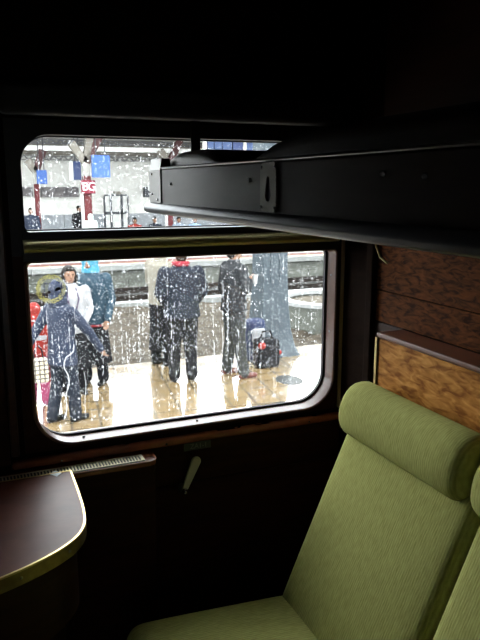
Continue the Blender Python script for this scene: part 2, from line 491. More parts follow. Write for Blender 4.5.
for z in (1.33, 1.12): MB().ball((1.2425, D + .02, z), .004, 8, 6).build('screw', DULLSTEEL, lf, smooth=True)
# panes
MB().prism_y(rrect(LX0, LX1, LZ0, LZ1 + .001, .11, .012), GY, GY + .005).build('lower_pane', GLASS, win)
MB().prism_y(rrect(UX0 + .0005, UX1 - .0005, UZ0 + .0005, UZ1 - .0005, .014, .085), GY, GY + .005).build('upper_pane', GLASS, win)
ring_y([(.0, GY - .015), (.0, GY - .001), (-.004, GY - .001), (-.004, GY - .013)], UX0, UX1, UZ0, UZ1, .014, .085).build('gasket', RUBBER, win)
# transom rails between the panes
OLIVE = mat('olive_bronze', (.62, .55, .24), .36, .5)
def xbar(poly, x0, x1):
    m = MB(); n = len(poly)
    return m.add([(x0, a, b) for a, b in poly] + [(x1, a, b) for a, b in poly], [tuple(range(n)), tuple(reversed(range(n, 2 * n)))] + [(i, (i + 1) % n, n + (i + 1) % n, n + i) for i in range(n)])
tr = xbar([(D + .03, 1.430), (D - .034, 1.430), (D - .034, 1.455), (D - .004, 1.488), (D - .004, 1.511), (D + .03, 1.511)], UX0 - .012, UX1 + .03).build('transom', BLACK, win)
xbar([(D - .034, 1.457), (D - .044, 1.457), (D - .050, 1.461), (D - .051, 1.468), (D - .046, 1.478), (D - .034, 1.486), (D - .004, 1.492), (D - .004, 1.488)], UX0 - .010, UX1 + .028).build('pull_rail', OLIVE, tr, auto=50)
# rain on the outer faces of the panes
def drops(name, x0, x1, z0, z1, n, seed, trails):
    rnd = random.Random(seed); m = MB(); y = GY + .0052
    def drop(x, z, r, el=1.0):
        k = 6; vs = []; fs = []
        for j, (rr, dy) in enumerate(((1.0, 0), (.75, .55))):
            for i in range(k):
                a = 2 * PI * i / k + .4 * j
                vs.append((x + r * rr * math.cos(a), y + r * .6 * dy, z + r * el * rr * math.sin(a)))
        vs.append((x, y + r * .6, z))
        for i in range(k):
            q = (i + 1) % k
            fs += [(i, q, k + q, k + i), (k + i, k + q, 2 * k)]
        fs.append(tuple(reversed(range(k))))
        m.add(vs, fs)
    for _ in range(n):
        x = rnd.uniform(x0, x1); z = rnd.uniform(z0, z1)
        r = min(.0030, .0008 + rnd.expovariate(1 / .00038))
        drop(x, z, r, rnd.uniform(.9, 1.5))
    for _ in range(trails):
        x = rnd.uniform(x0, x1); za = rnd.uniform(z0, z1); zb = max(z0 + .01, za - rnd.uniform(.03, .20)); w = rnd.uniform(.0005, .0010)
        z = za
        while z > zb:
            L_ = rnd.uniform(.006, .02)
            drop(x + rnd.uniform(-.0006, .0006), z, w, L_ / w * .5); z -= L_ * rnd.uniform(1.0, 1.9)
        drop(x, zb, w * 2.2, 1.4)
    return m, y
m, y = drops('rain_drops', LX0 + .008, LX1 - .008, LZ0 + .02, LZ1 - .004, 4200, 3, 90)
# the long crooked runs of water at the lower left
for run in (((74, 345), (73, 352), (66, 358), (64, 367), (68, 375), (69, 384), (66, 396), (67, 408), (64, 420)),
            ((84, 372), (86, 385), (85, 400), (86, 418)), ((222, 325), (223, 345), (221, 362), (224, 380), (222, 398)), ((237, 345), (237, 365), (236, 388))):
    pts = catmull([tuple(hy(u, v, y)) for u, v in run], 5)
    rw = .0016 if run[0][0] < 80 else .0008
    m.tube(pts, [rw + .3 * rw * math.sin(i * 1.7) for i in range(len(pts))], 6)
tag(m.build('rain_drops', WATER, win), 'bright rain drops and runs on the lower pane', kind='stuff')
m, y = drops('rain_drops', UX0 + .01, UX1 - .008, UZ0 + .004, UZ1 - .012, 2300, 5, 25)
tag(m.build('rain_drops', WATER, win), 'bright rain drops on the upper pane', kind='stuff')

# pictogram sticker on the lower pane
sp = hy(51, 289, GY - .001)
st = thing('window_sticker', (sp.x, GY - .0006, sp.z), 'round yellow-ringed pictogram sticker on the lower pane, upper left', 'sticker')
def film(name, col, k):
    m = bpy.data.materials.new(name); m.use_nodes = True
    nt = m.node_tree; nt.nodes.clear(); o = nt.nodes.new('ShaderNodeOutputMaterial')
    a_ = nt.nodes.new('ShaderNodeBsdfTransparent'); b_ = nt.nodes.new('ShaderNodeBsdfTranslucent'); x_ = nt.nodes.new('ShaderNodeMixShader')
    b_.inputs[0].default_value = (*col, 1); x_.inputs[0].default_value = k
    nt.links.new(a_.outputs[0], x_.inputs[1]); nt.links.new(b_.outputs[0], x_.inputs[2]); nt.links.new(x_.outputs[0], o.inputs[0])
    return m
YEL = film('sticker_yellow', (.30, .27, .07), .30)
def pane_ring(cx, cz, ro, ri, y0, y1, seg=36):
    m = MB(); L = []
    for r_, yy in ((ri, y0), (ro, y0), (ro, y1), (ri, y1)):
        L.append([(cx + r_ * math.cos(2 * PI * k / seg), yy, cz + r_ * math.sin(2 * PI * k / seg)) for k in range(seg)])
    return m.strip(L)
pane_ring(sp.x, sp.z, 0.046, .032, GY - .0006, GY).build('ring', YEL, st)
q = hy(53, 289, GY - .001)
fr = MB(); a, b = .027, .020
INK = film('sticker_ink', (.02, .03, .10), .6)
for (x0, x1, z0, z1) in ((-a, a, b - .002, b), (-a, a, -b, -b + .002), (-a, -a + .002, -b, b), (a - .002, a, -b, b)):
    fr.box(q.x + x0, q.x + x1, GY - .0007, GY - .0001, q.z + z0, q.z + z1)
fr.build('pictogram_frame', INK, st)
BI = mat('black_ink', (.005, .005, .006), .6)
MB().prism_y([(q.x - .012 + .005 * math.cos(k), q.z - .009 + .005 * math.sin(k)) for k in [2 * PI * i / 12 for i in range(12)]], GY - .0007, GY - .0001).build('pictogram_dot', BI, st)
MB().prism_y([(q.x + .004, q.z - .006), (q.x + .010, q.z - .008), (q.x + .026, q.z - .002), (q.x + .020, q.z + .006), (q.x + .010, q.z + .004)], GY - .0007, GY - .0001).build('pictogram_figure', BI, st)

# roller blind rolled up above the window, with its pull strap
bl = thing('roller_blind', (.7, D - .05, 1.84), 'dark roller blind rolled up above the window with a hanging pull strap', 'blind')
MB().box(WX0 - .02, WX1 + .02, D - .085, D - .012, 1.842, 1.93).build('blind_box', BLACK, bl, bevel=.02, bseg=4)
pa = hy(190.5, 140, D - .045); pb = hy(200, 140, D - .045)
MB().box(pa.x, pb.x, D - .049, D - .043, 1.735, 1.85).build('pull_strap', BLACK, bl, bevel=.002)

# ------------------------------------------------------------------ heater cover with grille
hc = thing('heater_cover', (.1, D - .045, 0), 'dark wooden heater cover with slotted brass grille below the window', 'heater cover')
HZ = .784
MB().box(XL + .002, .535, D - .102, D - .001, .0, HZ - .018).build('body', WOOD, hc, bevel=.006)
MB().prism([(XL + .002, D - .001), (XL + .002, D - .111), (.515, D - .111), (.532, D - .105), (.543, D - .088), (.546, D - .001)], HZ - .018, HZ).build('ledge', REDWOOD, hc, bevel=.004)
g = MB().box(-.02, .498, D - .100, D - .056, HZ, HZ + .0012).build('grille', BLACK, hc)
gm = MB()
gm.box(-.02, .498, D - .102, D - .098, HZ, HZ + .004); gm.box(-.02, .498, D - .058, D - .054, HZ, HZ + .004); gm.box(.490, .500, D - .102, D - .054, HZ, HZ + .004)
x = -.02
while x < .492:
    gm.box(x, x + .0042, D - .100, D - .056, HZ + .001, HZ + .0035); x += .0098
tag(gm.build('grille_bars', mat('pale_brass', (.60, .54, .36), .45, .3), g), kind='stuff')

# ------------------------------------------------------------------ corner cabinet with table top
TZ = .797
cb = thing('corner_cabinet', (-.05, 1.7, 0), 'rounded corner cabinet with brass-edged mahogany table top', 'cabinet')
curve = [(-.448, 1.415), (-.2, 1.405), (-.08, 1.415), (.03, 1.440), (.134, 1.487), (.205, 1.540), (.243, 1.60), (.258, 1.68), (.264, 1.80), (.267, 1.958)]
curve = [(x_ if x_ < -.4 else x_ * .9885, y_ * .9885) for x_, y_ in curve]
cp = [(q.x, q.y) for q in catmull(curve, 5)]
TB = 1.9355
outl = cp + [(-.448, TB)]
def inset(d):
    return [(max(-.448, min(x, 9)) - (0 if x < -.4 else d * (1 if x > .2 else max(0, (x + .1) / .3) * .9)), yy + (0 if yy > 1.93 else d * (0 if yy > 1.8 else min(1, (1.8 - yy) / .25)))) for x, yy in cp] + [(-.448, TB)]
top = MB().prism(outl, TZ - .030, TZ).build('table_top', TABLEWOOD, cb)
def ribbon(path, off, z0, z1, th):
    m = MB(); n = len(path); L0 = []
    for i, (x, yy) in enumerate(path):
        a = path[max(i - 1, 0)]; b = path[min(i + 1, n - 1)]
        t = Vector((b[0] - a[0], b[1] - a[1], 0)).normalized(); nn = Vector((t.y, -t.x, 0))
        L0.append([(x + nn.x * o, yy + nn.y * o, z) for o, z in ((off, z0), (off + th, z0), (off + th, z1), (off, z1))])
    vs = [q for l in L0 for q in l]; fs = []
    for i in range(n - 1):
        for k in range(4):
            a = i * 4 + k; b = i * 4 + (k + 1) % 4; fs.append((a, b, b + 4, a + 4))
    fs.append((0, 1, 2, 3)); fs.append(tuple((n - 1) * 4 + k for k in (3, 2, 1, 0)))
    return m.add(vs, fs)
eb = ribbon(cp, .0, TZ - .036, TZ - .003, .0035).build('edge_band', OLDBRASS, top, auto=40)
ribbon(cp, -.0025, TZ - .004, TZ + .0018, .0055).build('edge_bead', BRASS, top, auto=40)
MB().box(-.448, .264, 1.9340, 1.9375, TZ - .004, TZ + .0018).build('edge_bead', BRASS, top)
for (u, v) in ((60, 549.5), (20, 574)):
    p = hz(u, v, TZ - .018)
    i = min(range(len(cp)), key=lambda k: (Vector((cp[k][0], cp[k][1], 0)) - Vector((p.x, p.y, 0))).length)
    MB().ball((cp[i][0] + .002, cp[i][1] - .003, TZ - .018), .004, 8, 6).build('screw', DULLSTEEL, top, smooth=True)
MB().prism(inset(.022), .56, TZ - .030).build('body', WOOD, cb, auto=40)
MB().prism(inset(.060), .0, .56).build('lower_body', WOOD, cb, auto=40)
tk = hz(55.5, 474, TZ)
sk = MB().prism([(hz(u, v, TZ).x, hz(u, v, TZ).y) for u, v in ((50, 474.5), (57, 476.5), (61.5, 473), (54.5, 471))], TZ + .0003, TZ + .0012).build('paper_sticker', mat('sticker_paper', (.75, .85, .92), .5))
tag(sk, 'small pale blue paper sticker on the cabinet table top', 'sticker')

# ------------------------------------------------------------------ crank handle and label plate under the sill
WF = D - .010
p0 = hy(183.5, 489, WF - .02); p1 = hy(197.5, 463, WF - .045)
ck = thing('crank_handle', (p0.x, WF, p0.z), 'pale metal crank handle on the wall below the window', 'handle')
MB().tube([(p0.x, WF, p0.z), (p0.x, WF - .030, p0.z)], .012, 14).build('spindle', DULLSTEEL, ck, smooth=True)
MB().tube([(p0.x, WF - .028, p0.z - .001), (p0.x - .0005, WF - .040, p0.z - .001)], .011, 12).build('hub_cap', STEEL, ck, smooth=True)
lv = MB(); n = 12
L = []
for yy, sc_ in ((-.004, .85), (-.001, 1), (.003, 1), (.006, .85)):
    pts = []
    d = Vector((p1.x - p0.x, 0, p1.z - p0.z)); ln = d.length; d.normalize(); w = Vector((d.z, 0, -d.x))
    for k in range(n + 1):
        a = -PI / 2 + PI * k / n; q = Vector((p0.x, 0, p0.z)) + d * (ln + .017 * math.cos(a) * sc_) + w * (.0175 * math.sin(a) * sc_); pts.append((q.x, WF - .030 + yy, q.z))
    for k in range(n + 1):
        a = PI / 2 + PI * k / n; q = Vector((p0.x, 0, p0.z)) + d * (.011 * math.cos(a) * sc_) + w * (.0105 * math.sin(a) * sc_); pts.append((q.x, WF - .030 + yy, q.z))
    L.append(pts)
lv.strip(L, closed=False); N = 2 * (n + 1)
lv.f.append(tuple(range(N))); lv.f.append(tuple(range(3 * N, 4 * N)))
lv.build('lever', BONE, ck, auto=40)

pl0 = hy(184, 441, WF - .004); pl1 = hy(211, 434, WF - .004)
lp = thing('label_plate', ((pl0.x + pl1.x) / 2, WF - .001, .76), 'small dull lettered metal plate under the window sill', 'plate')
MB().box(pl0.x, pl1.x, WF - .003, WF - .0005, .7545, .7815).build('plate', mat('dull_plate', (.055, .06, .045), .5, .4), lp, bevel=.0015)
text_mesh('lettering', 'ZA1-1', .024, mat('plate_letters', (.13, .14, .11), .5), ((pl0.x + pl1.x) / 2 + .004, WF - .0035, .768), (PI / 2, 0, 0), lp, .0005)

# ------------------------------------------------------------------ upper berth
BX = .53; BY0, BY1 = .10, 1.90
be = thing('upper_berth', ((BX + XR) / 2, 1.0, 1.575), 'dark upper berth folded down above the seats', 'berth')
MB().box(BX, BX + .022, BY0, BY1, 1.592, 1.692).build('fascia', BERTHW, be, bevel=.004)
MB().box(BX + .022, XR - .012, BY0, BY1 - .02, 1.60, 1.675).build('bed_board', DARKWOOD, be)
MB().prism_y([(BX - .003, 1.600), (BX - .012, 1.594), (BX - .016, 1.584), (BX - .012, 1.574), (BX, 1.570), (BX + .03, 1.570), (BX + .03, 1.600)], BY0, 1.935).build('bottom_rail', mat('grey_rail', (.08, .083, .09), .45, .7), be, bevel=.003)
MB().box(BX - .002, BX + .020, BY0, BY1, 1.692, 1.698).build('top_edge', DULLSTEEL, be, bevel=.003)
# metal corner bracket at the window end
br = MB().prism([(BX - .004, 1.792), (BX - .004, 1.905), (BX + .006, 1.925), (BX + .028, 1.925), (BX + .028, 1.792)], 1.600, 1.690)
br.add([(BX - .004, 1.792, 1.690), (BX - .004, 1.905, 1.690), (BX + .006, 1.925, 1.690), (BX + .028, 1.925, 1.690), (BX + .028, 1.792, 1.690),
        (BX + .003, 1.80, 1.722), (BX + .003, 1.90, 1.722), (BX + .008, 1.91, 1.722), (BX + .028, 1.91, 1.722), (BX + .028, 1.80, 1.722)],
       [(0, 1, 6, 5), (1, 2, 7, 6), (2, 3, 8, 7), (3, 4, 9, 8), (4, 0, 5, 9), (5, 6, 7, 8, 9)])
brk = br.build('corner_bracket', mat('bracket_steel', (.17, .165, .16), .45, .8), be, bevel=.002)
for (yy, zz) in ((1.875, 1.68), (1.875, 1.625), (1.82, 1.61)):
    MB().ball((BX - .004, yy, zz), .004, 8, 6).build('screw', STEEL, brk, smooth=True)
MB().box(BX + .002, BX + .02, 1.925, 1.945, 1.632, 1.655).build('catch', DULLSTEEL, brk, bevel=.002)
# keyhole latch plate
ky0 = hx(278, 185, BX).y; ky1 = hx(262, 185, BX).y
lpz0, lpz1 = 1.602, 1.690
kp = MB(); hole = []
cy = (ky0 + ky1) / 2; 
for k in range(24):
    a = 2 * PI * k / 24
    zc = 1.636 if math.sin(a) < 0 else 1.656
    rr = .013 if math.sin(a) < 0 else .0075
    hole.append((cy + rr * math.cos(a), zc + rr * 1.2 * math.sin(a)))
outer = []
for k in range(24):
    a = 2 * PI * k / 24; c, s_ = math.cos(a), math.sin(a); t = min((ky1 - ky0) / 2 / max(abs(c), 1e-6), (lpz1 - lpz0) / 2 / max(abs(s_), 1e-6))
    outer.append((cy + t * c, (lpz0 + lpz1) / 2 + t * s_))
kp.strip([[(BX - .004, a, b) for a, b in hole], [(BX - .004, a, b) for a, b in outer], [(BX - .0, a, b) for a, b in outer], [(BX - .0, a, b) for a, b in hole]])
kpo = kp.build('latch_plate', mat('latch_metal', (.16, .145, .12), .42, .8), be)
MB().prism_y([(0, 0), (0, 0), (0, 0)], 0, 0) if False else None
kb = MB().add([(BX - .0006, a, b) for a, b in hole], [tuple(range(24))]); kb.build('keyhole', RUBBER, kpo)
for yy in (ky0 + .006, ky1 - .006):
    for zz in (lpz0 + .008, lpz1 - .008):
        MB().ball((BX - .004, yy, zz), .003, 8, 6).build('screw', DULLSTEEL, kpo, smooth=True)
for (u, v) in ((171, 184), (250, 180), (383, 174), (425, 176)):
    p = hx(u, v, BX - .001); MB().ball((BX - .001, p.y, p.z), .0042, 8, 6).build('screw', DULLSTEEL, be, smooth=True)
# padding on the berth
def pad(y0, y1, z1, ta, tb):
    """padding whose top falls away over ta at its near end and tb at its window end"""
    def f(q, h):
        k = 1.0
        if ta: k *= max(0., min(1., (q.y + h.y) / ta))
        j = max(0., min(1., (h.y - q.y) / tb))
        w = math.sqrt(max(0., 1 - (1 - j) ** 2)) * (.5 - .5 * math.cos(PI * k) if ta else 1)
        return Vector((q.x, q.y, -h.z + (q.z + h.z) * w))
    return roundbox(BX + .030, XR - .03, y0, y1, 1.675, z1, .028, 16, f)
pad(1.22, 1.885, 1.738, .40, .16).build('mattress', MATTR, be, smooth=True)
pad(-.1, 1.285, 1.748, 0, .34).build('bedding', MATTR, be, smooth=True)
pts = [hx(u, v, XR - .03) for u, v in ((375, 232), (376, 246), (380, 257), (387, 263))]
MB().tube([tuple(q) for q in pts], .0035, 8).build('support_hook', OLDBRASS, be, smooth=True)

# ------------------------------------------------------------------ seats and the panel behind them
SA = 1.665; SW = .57
pn = thing('seat_back_panel', (1.22, .95, 0), 'burl veneer panel with polished ledge behind the green headrests', 'panel')
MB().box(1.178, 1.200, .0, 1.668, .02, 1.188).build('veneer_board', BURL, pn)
MB().box(1.172, XR - .009, .0, 1.674, 1.188, 1.205).build('ledge', mat('ledge_mahogany', (.16, .05, .022), .4, spec=.35, noise=((.11, .033, .014), 5), stretch=(3, 1, 3)), pn, bevel=.006, bseg=3)
MB().box(1.172, XR - .009, 1.668, 1.680, .02, 1.188).build('end_strip', OLDBRASS, pn, bevel=.002)

def slab(a, b, th, y0, y1, r, bul):
    """pad between lower point a=(x,z) and upper point b on its front face"""
    ln = math.hypot(b[0] - a[0], b[1] - a[1])
    def bu(q, h):
        if q.x < 0:
            q = Vector((q.x - bul * max(0, 1 - (q.y / h.y) ** 2) ** .7 * max(0, 1 - (q.z / h.z) ** 4) ** .7, q.y, q.z))
        return q
    m = roundbox(0, th, y0, y1, 0, ln, r, 12, bu)
    an = math.atan2(b[0] - a[0], b[1] - a[1])
    return m.xf(Matrix.Translation((a[0], 0, a[1])) @ Matrix.Rotation(an, 4, 'Y'))

def seat(y1, h0, h1, label):
    y0 = y1 - SW
    t = thing('train_seat', (.85, (y0 + y1) / 2, 0), label, 'seat', 'green corduroy seats below the berth')
    slab((.826, .36), (1.075, .935), .12, y0, y1, .035, .012).build('backrest', GREEN, t, smooth=True)
    # rolled headrest
    L = []; N = 28; K = []
    cxr, czr = 1.108, .978
    ys = [(0, .0), (.0, .55), (.004, .80), (.014, .94), (.030, 1.0)]
    prof = [(yy, s_) for yy, s_ in ys]
    stations = [(h1 - a, s_) for a, s_ in prof] + [(h1 - .03 - (h1 - h0 - .06) * k / 8, 1.0) for k in range(1, 8)] + [(h0 + a, s_) for a, s_ in reversed(prof)]
    for yy, s_ in stations:
        if s_ == 0: s_ = .05
        lp_ = []
        for k in range(N):
            a = 2 * PI * k / N
            ca, sa = math.cos(a), math.sin(a)
            x = cxr + .078 * (abs(ca) ** .85) * (1 if ca > 0 else -1) * s_ * (.80 if ca > 0 else 1.05) 
            z = czr + .086 * sa * s_ - .018 * (ca < 0) * ca * ca * s_
            lp_.append((x, yy, z))
        L.append(lp_)
    m = MB().strip(L, closed=False); m.f.append(tuple(range(N))); m.f.append(tuple(range((len(L) - 1) * N, len(L) * N)))
    m.build('headrest', GREEN, t, smooth=True)
    def cu(q, h):
        if q.z > 0:
            q = Vector((q.x, q.y, q.z + .014 * max(0, 1 - (q.x / h.x) ** 4) * max(0, 1 - (q.y / h.y) ** 4)))
        return q
    roundbox(0, .61, y0 + .002, y1 + (.02 if y1 == SA else -.002), 0, .16, .055, 10, cu).xf(Matrix.Translation((.340, 0, .270)) @ Matrix.Rotation(R(4), 4, 'Y')).build('cushion', GREEN, t, smooth=True)
    MB().box(.44, 1.0, y0 + .02, y1 - .02, .0, .24).build('base', DARKWOOD, t)
seat(SA, 1.132, SA, 'green corduroy train seat nearest the window, its headrest fully in view')
seat(SA - SW - .010, .53, 1.094, 'green corduroy train seat at the right edge, cut off by the frame')

# ================================================================== THE STATION OUTSIDE
def omat(name, base, *a, k=.30, noise=None, **kw):
    kw.setdefault('spec', .1)
    if noise: noise = (tuple(c * k for c in noise[0]), noise[1])
    return mat(name, tuple(c * k for c in base), *a, noise=noise, **kw)
def fmat(name, base, *a, **kw): return omat(name, base, *a, k=.75, **kw)
PZ = -.85                     # top of both platforms
PAVE = paving()
GRAVEL = omat('wet_gravel', (.068, .054, .038), .8, noise=((.16, .13, .095), 9.0), bump=1.0, bscale=22)
CONC = omat('wet_concrete', (.20, .21, .18), .6, noise=((.30, .31, .27), 2.2), bump=.2, bscale=14, stretch=(.5, 1, 2.5))
CONCW = omat('pale_concrete', (.55, .56, .54), .5, noise=((.42, .43, .41), 3))
BALLAST = omat('dark_ballast', (.10, .105, .10), .8, noise=((.20, .20, .19), 14), bump=1.0, bscale=18)
RAILM = omat('rusty_rail', (.055, .05, .045), .5, .5, noise=((.08, .06, .05), 9))
WHITEW = fmat('white_wall', (.72, .71, .67), .7, noise=((.64, .63, .60), 1.2))
GREYW = fmat('grey_wainscot', (.24, .26, .28), .7, noise=((.30, .31, .33), 2))
REDCOL = fmat('dark_red_paint', (.085, .014, .018), .5, noise=((.12, .03, .03), 6))
WHITEP = fmat('white_paint', (.66, .66, .64), .5)
BLUE = fmat('blue_sign', (.05, .11, .33), .5, noise=((.065, .135, .38), 5))
NAVYS = fmat('navy_sign', (.05, .07, .16), .5)
DARKG = fmat('dark_grey_paint', (.07, .075, .085), .6)
TAUPE = fmat('taupe_paint', (.24, .22, .19), .6)
COLBLUE = omat('blue_grey_column', (.105, .135, .16), .6, noise=((.145, .18, .205), 2.5), bump=.1, bscale=20)

def structure(o, label, cat): return tag(o, label, cat, kind='structure')
structure(MB().box(-25, 60, 2.75, 9.0, PZ - .6, PZ).build('platform_near', PAVE), 'wet tiled tan platform outside the window', 'platform')
gm = MB(); nx, ny = 110, 26; rg = random.Random(11); vs = []; fs = []
for j in range(ny + 1):
    for i in range(nx + 1):
        x = -8 + 36 * i / nx; yy = 8.98 + 5.2 * j / ny
        e = min(1, (yy - 8.98) / .5)
        vs.append((x, yy, PZ - .07 - .05 * e + rg.uniform(-.04, .045) * e))
for j in range(ny):
    for i in range(nx): a = j * (nx + 1) + i; fs.append((a, a + 1, a + nx + 2, a + nx + 1))
structure(MB().add(vs, fs).build('gravel_bed', GRAVEL), 'strip of brown wet gravel beyond the near platform', 'gravel')
kb_ = structure(MB().box(-25, 60, 14.05, 14.35, -1.8, PZ - .03).build('kerb', CONCW), 'pale concrete kerb along the sunken track', 'kerb')
structure(MB().box(-25, 60, 14.35, 20.9, -1.8, -1.62).build('track_bed', BALLAST), 'dark track ballast between the platforms', 'track bed')
for yy, lb in ((18.05, 'nearer dark steel rail of the track between the platforms'), (19.50, 'farther dark steel rail of the track between the platforms')):
    poly = [(-.07, 0), (.07, 0), (.07, .02), (.012, .045), (.012, .12), (.037, .135), (.037, .172), (-.037, .172), (-.037, .135), (-.012, .12), (-.012, .045), (-.07, .02)]
    m = MB(); n = len(poly)
    m.add([(xx, yy + a, -1.55 + b) for xx in (-25, 60) for a, b in poly], [tuple(range(n)), tuple(reversed(range(n, 2 * n)))] + [(i, (i + 1) % n, n + (i + 1) % n, n + i) for i in range(n)])
    tag(m.build('rail', RAILM), lb, 'rail', 'rails of the track')
# far platform: concrete wall in courses, coping, red warning stripe
fp = structure(MB().box(-25, 60, 20.95, 33, -1.8, PZ - .02).build('platform_far', CONC), 'far platform with concrete wall in courses', 'platform')
WALLB = None
for row, (z0, z1) in enumerate(((-1.62, -1.34), (-1.33, -1.06))):
    x = -6 + row * 1.1
    for i in range(16):
        xx = x + 2.2 * i
        MB().box(xx + .008, xx + 2.192, 20.90, 20.95, z0, z1).build('wall_block', CONC, fp)
for i in range(18):
    xx = -6 + 2 * i
    MB().box(xx + .006, xx + 1.994, 20.72, 21.05, PZ - .15, PZ).build('coping_stone', CONCW, fp)
MB().box(-25, 60, 21.05, 21.30, PZ - .02, PZ + .001).build('yellow_line', fmat('cream_paint', (.55, .52, .36), .5), fp)
MB().box(-25, 60, 21.30, 21.95, PZ - .02, PZ + .002).build('warning_stripe', fmat('red_paving', (.16, .075, .065), .5), fp)
MB().box(-25, 60, 21.95, 33, PZ - .02, PZ + .001).build('paving', fmat('pale_paving', (.50, .50, .47), .25, noise=((.42, .42, .40), 2)), fp)

# round concrete planter on the gravel
pc = thing('concrete_planter', (6.48, 10.9, PZ - .16), 'large round concrete planter with pale rim on the gravel', 'planter')
def annulus(cx, cy, prof, seg=48):
    m = MB(); L = [[(cx + r_ * math.cos(2 * PI * k / seg), cy + r_ * math.sin(2 * PI * k / seg), z) for k in range(seg)] for r_, z in prof]
    return m.strip(L)
annulus(6.48, 10.9, [(.80, PZ - .16), (.97, PZ - .16), (.97, -.52), (.80, -.52)]).build('planter_wall', CONC, pc, auto=40)
annulus(6.48, 10.9, [(.76, -.52), (1.0, -.52), (1.0, -.455), (.76, -.455)]).build('rim', omat('rim_concrete', (.66, .67, .66), .5), pc, auto=40)
MB().loft([(6.48, 10.9, PZ - .1, .80, .80), (6.48, 10.9, -.56, .80, .80), (6.48, 10.9, -.53, .4, .4)], 40).build('soil', omat('wet_soil', (.22, .19, .14), .8, noise=((.15, .12, .09), 8), bump=.6, bscale=12), pc, smooth=False)

# blue-grey canopy column with a flared foot on the near platform
cb0 = hz(269, 352, PZ)
cl = thing('platform_column', (cb0.x, cb0.y, PZ), 'blue-grey platform column with a flared foot behind the man with a cup', 'column')
w = .20
secs = [(.36, 0), (.345, .03), (.29, .16), (.245, .40), (.215, .8), (w, 1.3), (w, 5.2)]
m = MB(); L = []
for hw, dz in secs:
    c = .06
    L.append([(cb0.x + a * hw, cb0.y + b * hw, PZ + dz) for a, b in ((-1, -1 + c), (-1 + c, -1), (1 - c, -1), (1, -1 + c), (1, 1 - c), (1 - c, 1), (-1 + c, 1), (-1, 1 - c))])
m.strip(L, closed=False); m.f.append(tuple(range(8))); m.f.append(tuple(range(len(m.v) - 8, len(m.v))))
m.build('shaft', COLBLUE, cl, auto=35)
for dx in (-.07, .07):
    MB().box(cb0.x + dx - .012, cb0.x + dx + .012, cb0.y - .212, cb0.y - .19, PZ + 1.1, PZ + 5.1).build('rib', COLBLUE, cl)

# puddle and manhole marks on the platform
pu = hz(289, 380, PZ)
mh = MB().loft([(pu.x, pu.y, PZ, .17, .22), (pu.x, pu.y, PZ + .006, .165, .215)], 24).build('drain_cover', omat('drain_iron', (.10, .105, .10), .4, .4))
tag(mh, 'dark oval drain cover set in the wet platform', 'drain cover')

# ------------------------------------------------------------------ station building across the tracks
BYW = 30.0
sb = thing('station_building', (6, BYW, PZ), 'long white station building across the tracks', 'building')
def bw(u, v, Y=BYW): return hy(u, v, Y)
zw = hy(100, 214, BYW).z
MB().box(-12, 40, BYW, BYW + 4, PZ, 5.4).build('wall', WHITEW, sb)
for i in range(20):
    MB().box(-10 + 2.4 * i + .01, -10 + 2.4 * i + 2.39, BYW - .05, BYW, PZ, zw).build('wainscot_panel', GREYW, sb)
a = bw(104, 196); b = bw(128, 232)
dr = MB().box(a.x, b.x, BYW - .10, BYW - .05, PZ, a.z).build('door', WHITEP, sb)
fm = MB(); wd = b.x - a.x
for x0, x1 in ((a.x - .05, a.x + .02), (a.x + .22, a.x + .32), (b.x - .32, b.x - .22), (b.x - .02, b.x + .05)): fm.box(x0, x1, BYW - .13, BYW - .09, PZ, a.z)
fm.box(a.x, b.x, BYW - .13, BYW - .09, a.z, a.z + .07); zt = bw(110, 213).z; fm.box(a.x, b.x, BYW - .13, BYW - .09, zt - .06, zt + .06)
fm.build('door_frame', DARKG, dr)
s0 = bw(113, 191.5); s1 = bw(121, 194)
MB().box(s0.x, s1.x, BYW - .12, BYW - .02, s1.z, s0.z).build('door_lamp', TAUPE, sb)
s0 = bw(143, 187); s1 = bw(149, 197)
MB().box(s0.x, s1.x, BYW - .25, BYW - .02, s1.z, s0.z).build('wall_box', DARKG, sb)
# eaves: beams and lattice trusses
e0 = hy(100, 147, 27.0).z; e1 = hy(100, 151.5, 27.0).z
MB().box(-12, 40, 26.9, 27.1, e1, e0).build('eaves_beam', mat('eaves_white', (.85, .85, .83), .5), sb)
def lattice(z0, z1, Y, step, m):
    tm = MB(); x = -3.0
    tm.box(-12, 40, Y - .04, Y + .04, z0, z0 + .04); tm.box(-12, 40, Y - .04, Y + .04, z1 - .04, z1)
    while x < 22:
        tm.bar((x, Y, z0), (x + step / 2, Y, z1), .06, .06); tm.bar((x + step / 2, Y, z1), (x + step, Y, z0), .06, .06); x += step
    tag(tm.build('lattice_truss', m, sb), kind='stuff')
lattice(hy(100, 145, 27.2).z, hy(100, 140.5, 27.2).z, 27.2, .36, fmat('lattice_grey', (.16, .16, .17), .6))
lattice(hy(100, 161, 29.2).z, hy(100, 156.5, 29.2).z, 29.2, .40, fmat('mid_grey_paint', (.2, .2, .2), .6))
zr = hy(100, 138, 27.0).z
MB().box(-12, 40, 22.6, BYW + .2, zr + .12, zr + .2).build('canopy_roof', fmat('canopy_glazing', (.75, .76, .76), .4), sb)
MB().box(-12, 40, BYW - .12, BYW, hy(100, 156, BYW - .1).z, zr + .12).build('soffit_panel', TAUPE, sb)
# dark notice band on the wall between the first columns
s0 = bw(41, 187, 29.6); s1 = bw(79, 197, 29.6)
MB().box(s0.x, s1.x, 29.6, 29.98, s1.z, s0.z).build('notice_band', fmat('dark_band', (.085, .08, .085), .6, noise=((.22, .2, .2), 5)), sb)
s0 = bw(22, 187, 29.6); s1 = bw(33, 196, 29.6)
MB().box(s0.x, s1.x, 29.6, 29.98, s1.z, s0.z).build('notice_band', fmat('dark_band', (0, 0, 0)), sb)

